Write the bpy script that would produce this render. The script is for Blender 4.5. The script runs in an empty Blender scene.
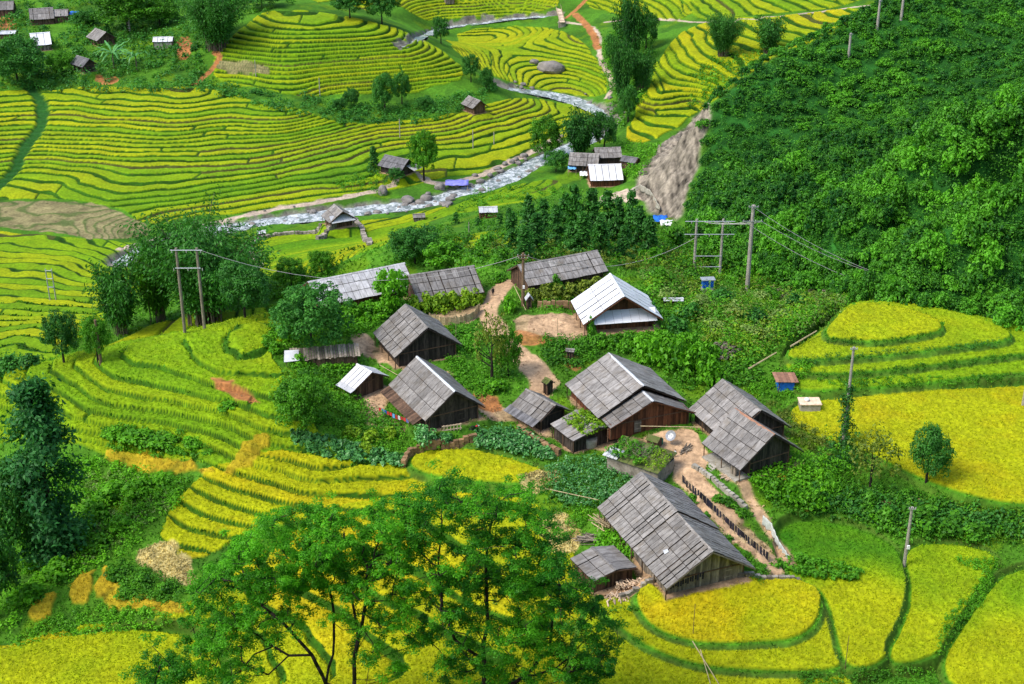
import bpy, bmesh, math, random
import numpy as np
from mathutils import Vector, Matrix

# ------------------------------------------------------------------ camera, world, sun, exposure
SC = bpy.context.scene
COL = SC.collection
PITCH, FPX, W0, H0 = 25.0, 1422.0, 1024, 684
cam = bpy.data.cameras.new('camera'); camo = bpy.data.objects.new('camera', cam); COL.objects.link(camo)
cam.sensor_width = 36.0; cam.lens = FPX*36.0/W0
cam.clip_start = 0.5; cam.clip_end = 9000
camo.rotation_euler = (math.radians(90-PITCH), 0, 0)
SC.camera = camo
SUN_EL, SUN_AZ = 52.0, -118.0            # azimuth clockwise from +Y (view direction); negative = left
world = bpy.data.worlds.new('World'); SC.world = world; world.use_nodes = True
wn = world.node_tree
sky = wn.nodes.new('ShaderNodeTexSky'); sky.sky_type = 'NISHITA'; sky.sun_disc = False
sky.sun_elevation = math.radians(SUN_EL); sky.sun_rotation = math.radians(SUN_AZ)
sky.dust_density = 2.0
bg = wn.nodes['Background']; bg.inputs[1].default_value = 0.15
wn.links.new(sky.outputs[0], bg.inputs[0])
sl = bpy.data.lights.new('sun', 'SUN'); sl.energy = 1.5; sl.angle = math.radians(20); sl.color = (1, .95, .86)
so = bpy.data.objects.new('sun', sl); COL.objects.link(so)
_a, _e = math.radians(SUN_AZ), math.radians(SUN_EL)
so.rotation_euler = Vector((-math.sin(_a)*math.cos(_e), -math.cos(_a)*math.cos(_e), -math.sin(_e))).to_track_quat('-Z', 'Y').to_euler()
SC.view_settings.view_transform = 'Standard'; SC.view_settings.look = 'None'
SC.view_settings.exposure = 1.08; SC.view_settings.gamma = 1.0

# ------------------------------------------------------------------ numeric helpers
RNG = np.random.default_rng(7)
random.seed(7)
_c, _s = math.cos(math.radians(PITCH)), math.sin(math.radians(PITCH))
FW = np.array([0, _c, -_s]); UP = np.array([0, _s, _c])

def rays(px, py):
    px = np.asarray(px, float); py = np.asarray(py, float)
    a = (px-512)/FPX; b = (342-py)/FPX
    return np.stack([a, FW[1]+UP[1]*b, FW[2]+UP[2]*b], -1)

def at_z(px, py, z):
    d = rays(px, py); return d*(z/d[..., 2])[..., None]

def top_z(Y, py):
    d = rays(512., py); return float(Y*d[2]/d[1])

def _h(ix, iy, seed):
    n = (ix.astype(np.int64)*374761393 + iy.astype(np.int64)*668265263 + seed*1274126177) & 0xffffffff
    n = ((n ^ (n >> 13))*1274126177) & 0xffffffff
    n = n ^ (n >> 16)
    return (n & 0xffffff)/float(0x1000000)

def vn(x, y, seed=0):
    ix = np.floor(x); iy = np.floor(y); fx = x-ix; fy = y-iy
    fx = fx*fx*(3-2*fx); fy = fy*fy*(3-2*fy)
    a = _h(ix, iy, seed); b = _h(ix+1, iy, seed); c = _h(ix, iy+1, seed); d = _h(ix+1, iy+1, seed)
    return (a*(1-fx)+b*fx)*(1-fy)+(c*(1-fx)+d*fx)*fy

def fbm(x, y, sc, o=3, seed=0):
    r = 0; a = 1; t = 0
    for i in range(o):
        r = r+a*(vn(x/sc, y/sc, seed+i*17)-.5); t += a; a *= .5; sc *= .5
    return r/t*2

def sstep(a, b, x):
    t = np.clip((x-a)/(b-a), 0, 1); return t*t*(3-2*t)

def sdist(X, Y, poly):
    """signed distance to polygon, positive inside"""
    d2 = np.full(X.shape, 1e18); ins = np.zeros(X.shape, bool); n = len(poly)
    for i in range(n):
        ax, ay = poly[i]; bx, by = poly[(i+1) % n]
        ex, ey = bx-ax, by-ay; wx, wy = X-ax, Y-ay
        t = np.clip((wx*ex+wy*ey)/(ex*ex+ey*ey+1e-12), 0, 1)
        d2 = np.minimum(d2, (wx-ex*t)**2+(wy-ey*t)**2)
        c = ((ay > Y) != (by > Y)); 
        with np.errstate(divide='ignore', invalid='ignore'):
            ins ^= c & (X < (bx-ax)*(Y-ay)/(by-ay+1e-18)+ax)
    d = np.sqrt(d2); return np.where(ins, d, -d)

def pldist(X, Y, pl):
    d2 = np.full(X.shape, 1e18)
    for i in range(len(pl)-1):
        ax, ay = pl[i][:2]; bx, by = pl[i+1][:2]
        ex, ey = bx-ax, by-ay; wx, wy = X-ax, Y-ay
        t = np.clip((wx*ex+wy*ey)/(ex*ex+ey*ey+1e-12), 0, 1)
        d2 = np.minimum(d2, (wx-ex*t)**2+(wy-ey*t)**2)
    return np.sqrt(d2)

def chaikin(P, n=2, closed=True):
    P = np.asarray(P, float)
    for _ in range(n):
        Q = np.roll(P, -1, 0) if closed else P[1:]
        A = P if closed else P[:-1]
        R = np.stack([A*.75+Q*.25, A*.25+Q*.75], 1).reshape(-1, P.shape[1])
        P = R if closed else np.vstack([P[:1], R, P[-1:]])
    return P

# ------------------------------------------------------------------ terrain: control heights (pixel x, pixel y, height) turned into places
CP = [
 # bottom of the picture, hollow below the lookout
 (0,684,-113.5),(150,684,-112.5),(300,684,-110),(430,684,-108),(600,684,-107),(760,684,-106.3),(900,684,-107),(1023,684,-107.5),
 (0,640,-113.8),(60,620,-113.5),(120,640,-112.3),(180,620,-111),(230,600,-110),(300,600,-108.3),(400,600,-107),(520,600,-106),(45,605,-112.6),(90,585,-111.6),(130,555,-110),(190,580,-110),
 (30,560,-114),(0,520,-114),(60,500,-111.5),(100,520,-110.5),(0,450,-109.5),(50,450,-107),(100,440,-105.5),(200,470,-105),(150,480,-107.5),
 # left spur, iso height rows
 (214,339,-97),(228,367,-97),(290,385,-97.6),(161,343,-98.2),(196,367,-98.2),(238,385,-98.4),(285,425,-99.8),
 (109,348,-99.4),(161,374,-99.4),(217,406,-99.6),(262,436,-100.6),(310,470,-102.4),
 (81,357,-100.6),(105,385,-100.6),(210,415,-100.8),(245,440,-101.6),
 (49,366,-101.8),(84,385,-101.8),(140,409,-101.8),(225,440,-102.6),
 (20,374,-103),(60,392,-103),(110,420,-103.2),(200,450,-103.6),(-60,385,-105),(-80,450,-111),(-80,600,-115),
 (187,538,-108.5),(230,540,-108.2),(178,511,-107.6),(205,520,-107.4),(193,499,-106.7),(240,515,-106.5),(214,490,-105.8),(285,508,-105.6),
 (232,481,-104.9),(314,500,-104.9),(253,472,-104),(332,488,-104),(300,470,-103.2),(409,484,-103.9),(380,560,-106.2),(300,540,-106.6),
 (250,320,-96.8),(290,330,-97),
 # hidden drop behind the left spur crest
 ('w',-95,228,-116),('w',-70,232,-114),('w',-45,236,-108),('w',-120,222,-116),('w',-25,262,-112),
 # village
 (330,350,-97.6),(400,365,-98.5),(360,400,-100),(430,420,-100.5),(480,410,-100.7),(450,462,-102.5),(520,475,-102.6),(540,420,-101),(440,330,-98),(330,300,-98),(450,300,-98),(500,295,-97.3),(520,330,-97.2),(500,360,-98.6),
 (600,330,-97),(640,340,-97.4),(590,375,-99),(620,430,-99.6),(660,445,-100),(700,440,-100.2),(720,475,-101),(700,500,-102),(740,520,-102.9),(780,570,-103.7),(640,500,-102.6),(580,490,-103),(560,540,-104.6),(600,590,-105),(560,280,-96.8),(620,265,-97),(700,330,-97.5),(760,350,-97.8),(690,300,-97),(760,310,-97.2),(745,390,-100),(760,440,-100.8),(800,480,-102),
 # right terraces
 (870,315,-96.1),(840,330,-96.4),(930,325,-97),(1000,335,-97.9),(800,355,-97.9),(850,375,-99),(960,365,-99),(800,395,-100.4),(850,420,-101),(1000,430,-101),(950,480,-101.2),(1060,480,-101.3),(850,470,-101.8),
 (880,520,-104),(960,520,-104),(1020,530,-104.2),(800,540,-104.5),(850,560,-105),(950,570,-105.4),(700,610,-104.4),(800,600,-104.5),(730,655,-105.1),(1000,620,-106.2),(1060,640,-106.5),
 # back slope of the village spur down to the valley
 (560,250,-98),(480,262,-99.5),(400,255,-107),(330,262,-112),(460,240,-108),(560,225,-112),(520,205,-124),(640,235,-112),(600,205,-123),(690,255,-103),(690,225,-112),
 ('w',50,262,-101),('w',75,250,-102),('w',90,246,-104),
 # left lower valley
 (30,360,-121),(20,340,-121.5),(60,310,-124),(30,280,-126),(100,260,-128),(120,290,-126),(0,250,-127.8),(80,215,-129),(0,205,-129),(-80,300,-124),(-80,215,-129),(140,235,-130.4),(180,270,-129.5),
 # river and its floor
 (220,226,-132),(270,218,-132),(340,212,-131.6),(400,203,-131.3),(450,192,-131),(500,178,-130.6),(530,162,-130.2),(570,147,-129.6),(600,125,-129),(585,105,-128.5),(545,95,-127.8),(430,30,-124.5),(500,22,-124),
 (300,240,-130.4),(360,240,-129.5),(450,215,-129),(540,190,-129),(580,185,-128),(600,165,-127.3),(640,190,-124),
 # far left hill
 (0,185,-128.5),(150,185,-127.8),(250,190,-128.8),(350,180,-129),(430,160,-128.6),(480,135,-127.8),
 (0,140,-123.5),(100,140,-123),(200,140,-123),(300,150,-125.5),(400,140,-127),(470,120,-125.5),(540,115,-127.2),
 (0,95,-117.5),(100,93,-117),(200,92,-117),(290,108,-119),(350,120,-122.5),(430,112,-123),
 (45,60,-114),(100,60,-114.5),(160,60,-114),(45,20,-110.5),(100,20,-110.5),(170,20,-109),(0,40,-112),(-80,60,-113),(-80,150,-123),
 # far knoll
 (230,85,-117.5),(330,95,-120),(420,95,-122),(240,50,-110),(300,50,-109),(400,60,-113),(460,75,-118),(250,18,-104.5),(330,15,-104),(390,30,-107),(440,48,-115),
 ('w',-60,545,-117),('w',-95,560,-112),
 # beyond the river
 (470,45,-123),(540,40,-122.5),(520,70,-125),(590,60,-123),(600,85,-126),(480,10,-120),(560,8,-119),(400,8,-116),(620,20,-117),(340,3,-108),
 (640,130,-125),(660,95,-119.5),(670,70,-116.5),(690,40,-113),(720,20,-110),(800,15,-106),(760,60,-112),(720,85,-116),
 (200,5,-108),(100,5,-108),(0,2,-108),
 # steep wooded hill on the right
 (707,106,'Y',335),(740,80,'Y',345),(780,55,'Y',352),(840,28,'Y',365),(880,6,'Y',375),(930,0,'Y',380),(1020,0,'Y',372),
 (675,160,'Y',348),(650,185,'Y',356),(662,218,'Y',318),(690,190,'Y',318),(700,150,'Y',328),
 (760,120,'Y',330),(800,160,'Y',312),(720,200,'Y',300),(760,220,'Y',280),(850,100,'Y',338),(920,60,'Y',350),(980,60,'Y',345),
 (850,160,'Y',306),(900,128,'Y',318),(960,98,'Y',330),(1020,66,'Y',335),(790,205,'Y',283),(1045,60,'Y',338),
 # second ridge: its crest, the gully behind it, its front
 (770,236,'Y',262),(810,216,'Y',260),(850,197,'Y',259),(900,168,'Y',261),(960,132,'Y',266),(1020,98,'Y',271),(1060,80,'Y',274),
 (810,212,'Y',276,-4),(850,193,'Y',277,-6),(900,164,'Y',280,-8),(960,128,'Y',286,-9),(1020,94,'Y',292,-9),(1060,76,'Y',296,-9),
 (880,212,'Y',250),(930,180,'Y',251),(990,150,'Y',254),(830,240,'Y',250),
 # third ridge
 (880,262,'Y',240),(920,240,'Y',237),(970,212,'Y',237),(1020,184,'Y',240),(1060,165,'Y',243),
 (920,237,'Y',246,-3),(970,209,'Y',248,-5),(1020,181,'Y',252,-5),
 (940,278,'Y',231),(1020,250,'Y',231),(1020,300,'Y',226),(780,262,'Y',254),(820,272,'Y',246),
 ('w',100,420,-108),('w',140,430,-98),('w',70,400,-116),('w',170,420,-85),('w',60,440,-122),('w',230,330,-70),('w',230,420,-62),('w',180,260,-86),('w',170,225,-95),('w',150,200,-99),
 # lookout slope under the camera, wide surroundings
 ('w',0,118,-97),('w',0,100,-88),('w',0,60,-60),('w',0,25,-28),('w',0,-10,-6),('w',60,118,-97),('w',-60,118,-101),('w',90,100,-90),('w',-90,100,-94),('w',-90,60,-64),('w',90,60,-60),('w',-60,20,-28),('w',60,20,-26),
 ('w',-180,160,-112),('w',-220,300,-122),('w',-300,420,-115),('w',-330,560,-100),('w',-150,650,-95),('w',0,680,-105),('w',150,680,-92),('w',300,600,-60),('w',330,480,-50),('w',330,250,-65),('w',240,150,-90),
]
cw = []
for c in CP:
    if c[0] == 'w': cw.append(c[1:])
    elif c[2] == 'Y':
        d = rays(float(c[0]), float(c[1])); cw.append(tuple(d*(c[3]/d[1])+np.array([0, 0, c[4] if len(c) > 4 else 0.])))
    else:
        cw.append(tuple(at_z(float(c[0]), float(c[1]), c[2])))
cw = np.array(cw, float)

def tps_fit(P, z, lam):
    n = len(P); S = 100.
    A = P/S
    r2 = ((A[:, None]-A[None])**2).sum(-1)
    K = .5*r2*np.log(r2+1e-12)+np.eye(n)*lam
    Q = np.c_[np.ones(n), A]
    M = np.block([[K, Q], [Q.T, np.zeros((3, 3))]])
    w = np.linalg.solve(M, np.r_[z, 0, 0, 0])
    def ev(X, Y):
        B = np.c_[X.ravel(), Y.ravel()]/S
        out = np.empty(len(B))
        for i in range(0, len(B), 20000):
            b = B[i:i+20000]
            r2 = ((b[:, None]-A[None])**2).sum(-1)
            out[i:i+20000] = (.5*r2*np.log(r2+1e-12))@w[:n]+w[n]+b@w[n+1:]
        return out.reshape(X.shape)
    return ev
_ev = tps_fit(cw[:, :2], cw[:, 2], 2e-4)
GX0, GX1, GY0, GY1, GS = -380., 400., -40., 720., 3.0
_gx = np.arange(GX0, GX1+GS, GS); _gy = np.arange(GY0, GY1+GS, GS)
_GZ = _ev(*np.meshgrid(_gx, _gy))

def grid_sample(Z, x0, y0, s, X, Y):
    u = np.clip((X-x0)/s, 0, Z.shape[1]-1.001); v = np.clip((Y-y0)/s, 0, Z.shape[0]-1.001)
    i = u.astype(int); j = v.astype(int); fu = u-i; fv = v-j
    return (Z[j, i]*(1-fu)+Z[j, i+1]*fu)*(1-fv)+(Z[j+1, i]*(1-fu)+Z[j+1, i+1]*fu)*fv
# smooth once so that bilinear cells do not show
def base(X, Y):
    z = 0
    for dx, dy in ((-1.5, -1.5), (1.5, -1.5), (-1.5, 1.5), (1.5, 1.5)):
        z = z+grid_sample(_GZ, GX0, GY0, GS, X+dx, Y+dy)
    z = z/4
    far = np.maximum(0, np.maximum(Y-700, np.abs(X)-360))       # hills that close the valley far away
    return z+far*.35*(1+.5*fbm(X, Y, 500, 3, 5))+np.minimum(far, 60)*.3

def cast(px, py, hf):
    """ray of a pixel to the ground: nearest hit"""
    px = np.atleast_1d(np.asarray(px, float)); py = np.atleast_1d(np.asarray(py, float))
    d = rays(px, py); d = d/d[:, 1:2]
    out = np.zeros((len(px), 3))
    ys = np.arange(105., 690., 1.)
    for i in range(0, len(px), 4000):
        dd = d[i:i+4000]
        X = dd[:, 0:1]*ys; Z = dd[:, 2:3]*ys
        g = hf(X, np.broadcast_to(ys, X.shape))-Z
        hit = g > 0
        k = np.where(hit.any(1), hit.argmax(1), len(ys)-1); k = np.maximum(k, 1)
        r = np.arange(len(dd)); g0 = g[r, k-1]; g1 = g[r, k]
        t = np.clip(g0/(g0-g1+1e-9), 0, 1); y = ys[k-1]+t
        out[i:i+4000] = dd*y[:, None]
    return out
_rz = np.arange(GX0, GX1, 1.0); _ry = np.arange(90., 700., 1.0)
_RB = base(*np.meshgrid(_rz, _ry))
def base_fast(X, Y): return grid_sample(_RB, GX0, 90., 1.0, X, Y)
def GB(pts):                                   # pixel list -> XY on the smooth ground
    pts = np.asarray(pts, float); return cast(pts[:, 0], pts[:, 1], base_fast)[:, :2]
def ZP(pts, z):
    pts = np.asarray(pts, float); return at_z(pts[:, 0], pts[:, 1], z)[:, :2]

# ------------------------------------------------------------------ terrain: rivers, terraces, fields, yards, paths
RIV = GB(chaikin([(500,83),(530,92),(560,97),(590,104),(614,116),(606,130),(575,146),(545,158),(520,170),(488,186),(450,193),(428,203),(384,206),(330,213),(270,219),(215,229),(165,240),(120,262)], 2, False))
RIV2 = GB(chaikin([(560,13),(515,18),(480,21),(448,25),(425,33),(400,46)], 2, False))
RW, RW2 = 3.0, 1.4

# terrace regions: pixel outline, step, ripeness, spread, wobble
TERR = [
 ([(-70,90),(60,90),(110,86),(210,88),(262,103),(300,110),(340,124),(420,122),(480,106),(520,97),(600,106),(598,118),(560,140),(520,160),(470,174),(430,180),(395,188),(350,196),(300,205),(230,213),(190,216),(150,226),(105,204),(60,198),(-70,198)], .58, .62, .6, 1.3),
 ([(208,72),(238,30),(262,10),(330,13),(400,30),(440,48),(468,72),(460,84),(400,92),(300,98),(225,84)], .92, .62, .5, .9),
 ([(446,36),(500,27),(560,26),(598,58),(612,92),(590,98),(545,90),(500,80),(462,60)], .55, .72, .4, .2),
 ([(290,2),(400,10),(440,20),(560,12),(560,-10),(280,-10)], .8, .7, .4, .6),
 ([(690,-12),(690,20),(760,16),(840,6),(870,-2),(870,-12)], .9, .6, .5, .6),
 ([(575,-10),(600,12),(640,16),(690,22),(690,-10)], .8, .6, .5, .6),
 ([(618,140),(645,98),(655,62),(690,24),(780,16),(870,8),(850,26),(790,52),(724,96),(704,108),(690,118),(650,146)], 1.0, .78, .5, .8),
 ([(228,236),(330,226),(400,215),(450,206),(500,188),(560,176),(566,192),(510,206),(430,218),(415,236),(370,250),(330,268),(300,277),(255,276)], .42, .52, .7, .6),
 ([(-70,222),(60,238),(140,242),(172,252),(160,276),(132,296),(96,330),(60,352),(20,372),(-70,372)], .43, .60, .7, .9),
 ([(438,246),(470,236),(505,232),(518,240),(478,264),(440,266)], 1.2, .55, .4, .6),
 # near spur
 ([(-60,392),(40,366),(110,345),(165,320),(240,310),(285,306),(285,330),(262,352),(288,380),(318,452),(420,476),(410,500),(330,508),(262,524),(215,562),(150,540),(170,500),(215,470),(190,462),(100,455),(40,440),(-60,430)], .95, .48, .35, .7),
 ([(168,560),(150,530),(200,470),(250,455),(300,462),(418,478),(420,505),(340,512),(250,530),(215,562)], .9, .92, .25, .25),
 ([(-60,650),(60,636),(150,628),(200,600),(300,520),(420,500),(560,500),(600,600),(640,690),(560,720),(-60,720)], 1.0, .85, .3, .9),
]
TW = [(GB(chaikin(p[0], 1)), *p[1:]) for p in TERR]

# single flat fields: outline, level, ripeness far / near
FIELDS = [
 ([(790,408),(846,401),(902,396),(976,391),(1075,386),(1075,506),(1024,503),(985,498),(946,486),(905,470),(870,452),(835,442),(800,428)], -101.0, .92, .9),
 ([(790,390),(846,388),(907,383),(969,376),(1024,372),(1075,368),(1075,335),(1000,326),(935,309),(880,303),(848,306),(822,336),(787,358)], -99.6, .42, .46),
 ([(787,371),(841,373),(892,368),(958,360),(1024,353),(1075,349),(1075,333),(1000,324),(935,308),(880,302),(848,305),(822,336),(787,356)], -98.5, .52, .54),
 ([(792,359),(846,357),(890,353),(950,346),(1006,340),(1009,333),(985,323),(935,309),(880,303),(848,306),(822,337),(790,353)], -97.3, .62, .64),
 ([(824,336),(846,339),(879,340),(928,333),(941,328),(930,318),(907,310),(874,305),(850,307)], -96.2, .74, .78),
 ([(590,606),(610,612),(650,650),(720,668),(790,676),(850,672),(860,720),(560,720)], -105.9, .72, .8),
 ([(596,600),(640,590),(818,582),(832,600),(840,640),(846,669),(780,671),(700,664),(652,646),(615,620)], -105.1, .8, .85),
 ([(640,592),(660,585),(700,582),(800,580),(815,584),(819,600),(815,622),(797,637),(760,642),(700,641),(660,629),(644,611)], -104.3, 1.0, .98),
 ([(776,528),(830,523),(888,543),(906,575),(912,602),(906,628),(880,664),(848,669),(840,640),(832,606),(822,588),(785,577)], -104.9, .1, .85),
 ([(906,552),(940,547),(985,553),(993,565),(972,590),(950,625),(938,655),(884,667),(910,624),(917,592)], -105.5, .55, .75),
 ([(1075,566),(1012,575),(985,602),(962,640),(946,664),(955,690),(1075,725)], -106.3, .5, .78),
 ([(-70,660),(0,652),(60,642),(120,634),(170,636),(205,648),(225,670),(225,730),(-70,730)], -112.9, .75, .8),
 ([(412,456),(470,450),(535,470),(545,476),(520,482),(480,480),(420,472)], -102.5, .85, .9),
]
FW_ = [(chaikin(ZP(p, z), 2), z, r0, r1) for p, z, r0, r1 in FIELDS]

# bare earth, straw and similar: outline, colour key
BARE = [
 ([(612,428),(650,440),(692,424),(712,462),(700,476),(738,508),(770,545),(792,572),(770,578),(742,548),(700,510),(676,478),(668,455),(640,452),(590,450),(585,436)], 'dirt'),
 ([(512,316),(560,312),(592,316),(596,336),(588,342),(540,336),(514,330)], 'dirt'),
 ([(350,336),(368,334),(398,362),(410,372),(450,370),(458,378),(420,382),(392,370),(360,352)], 'dirt'),
 ([(362,402),(378,380),(392,392),(384,412),(410,428),(398,436),(360,415)], 'dirt'),
 ([(478,408),(505,404),(520,416),(560,430),(556,440),(500,420),(480,420)], 'dirt'),
 ([(598,580),(640,575),(660,580),(640,592),(615,604),(596,598)], 'dirt'),
 ([(430,310),(478,300),(480,322),(430,328)], 'dirt'),
 ([(505,352),(520,345),(560,380),(548,390),(520,366)], 'dirt'),
 ([(500,330),(545,334),(555,342),(500,346)], 'rust'),
 ([(558,344),(584,350),(580,374),(560,362)], 'rust'),
 ([(474,390),(506,400),(500,414),(472,406)], 'rust'),
 ([(452,374),(472,392),(464,402),(450,388)], 'rust'),
 ([(205,378),(232,384),(262,402),(250,404),(220,394)], 'rust'),
 ([(592,196),(640,182),(654,190),(640,203),(610,204)], 'pale'),
 ([(-70,200),(60,200),(110,206),(148,226),(150,236),(100,240),(60,234),(-70,220)], 'fallow'),
 ([(212,60),(268,64),(272,76),(215,72)], 'fallow'),
 ([(176,38),(192,36),(190,60),(178,60)], 'rust'),
 ([(-5,12),(14,16),(18,32),(-5,36)], 'rust'),
 ([(95,76),(120,76),(118,84),(96,84)], 'rust'),
 ([(132,556),(155,538),(185,548),(192,570),(205,585),(180,588),(150,572)], 'straw'),
 ([(95,582),(110,565),(112,590),(150,600),(190,608),(180,620),(120,606),(95,600)], 'gold'),
 ([(30,610),(52,592),(60,596),(46,622),(32,622)], 'gold'),
 ([(70,600),(80,575),(96,572),(90,600),(72,606)], 'gold'),
 ([(230,462),(250,438),(268,436),(262,458),(240,474),(222,476)], 'gold'),
 ([(100,455),(130,452),(215,468),(220,478),(190,476),(120,466)], 'gold'),
 ([(524,476),(552,470),(560,486),(540,496),(520,492)], 'straw'),
 ([(540,520),(560,505),(590,530),(575,560),(545,550)], 'straw'),
]
BW = [(chaikin(GB(p), 1), k) for p, k in BARE]
SCAR = chaikin(GB([(632,190),(655,150),(690,118),(705,108),(712,113),(700,150),(692,190),(682,222),(660,222),(640,208)]), 1)
PATHS = [
 (GB(chaikin([(524,410),(546,388),(528,364),(512,348),(496,330),(486,312),(494,296),(505,284)], 2, False)), 1.7, 'dirt'),
 (GB(chaikin([(120,250),(150,240),(210,224),(262,212),(320,202),(372,192),(400,184),(410,176)], 2, False)), .9, 'pale'),
 (GB(chaikin([(414,176),(440,186),(480,176),(520,158),(560,136)], 2, False)), 1.2, 'pale'),
 (GB(chaikin([(605,22),(640,18),(720,24),(800,14),(880,4)], 2, False)), .55, 'pale'),
 (GB(chaikin([(560,22),(600,26),(598,60),(616,84),(606,98)], 2, False)), .8, 'pale'),
 (GB(chaikin([(566,18),(580,6),(592,-6)], 2, False)), .9, 'rust'), (GB(chaikin([(575,14),(592,30),(598,48)], 2, False)), 1.3, 'rust'),
 (GB(chaikin([(195,85),(222,60),(215,52)], 2, False)), .9, 'rust'),
 (GB(chaikin([(720,470),(752,500),(790,560)], 2, False)), .8, 'dirt'),
]
FORP = GB([(711,110),(745,78),(790,52),(850,26),(890,4),(940,-14),(1045,-14),(1045,330),(1010,326),(960,308),(900,298),(850,292),(800,284),(765,270),(735,252),(698,234),(695,200),(706,150)])
GULLY = [GB(chaikin([(30,88),(45,105),(40,130),(22,150),(16,170),(-6,190)], 2, False))]
PADS = []          # (outline XY, level): house platforms, filled below

KEY = {'dirt': (.45,.295,.17), 'rust': (.36,.15,.05), 'pale': (.46,.36,.27), 'fallow': (.22,.19,.085), 'straw': (.42,.35,.14), 'gold': (.40,.29,.015)}
GREEN = np.array([.028,.15,.005]); LIME = np.array([.155,.275,.004]); YELL = np.array([.305,.332,.004]); GOLD = np.array([.42,.33,.005])
BANK = np.array([.055,.185,.008]); GRASS = np.array([.062,.175,.010]); DARKG = np.array([.012,.055,.008]); EARTH = np.array([.10,.075,.025])

def rice(r):
    r = np.clip(r, 0, 1.1)[:, None]
    a = np.clip(r/.45, 0, 1); b = np.clip((r-.45)/.4, 0, 1); c = np.clip((r-.9)/.2, 0, 1)
    return ((GREEN*(1-a)+LIME*a)*(1-b)+YELL*b)*(1-c)+GOLD*c

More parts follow.
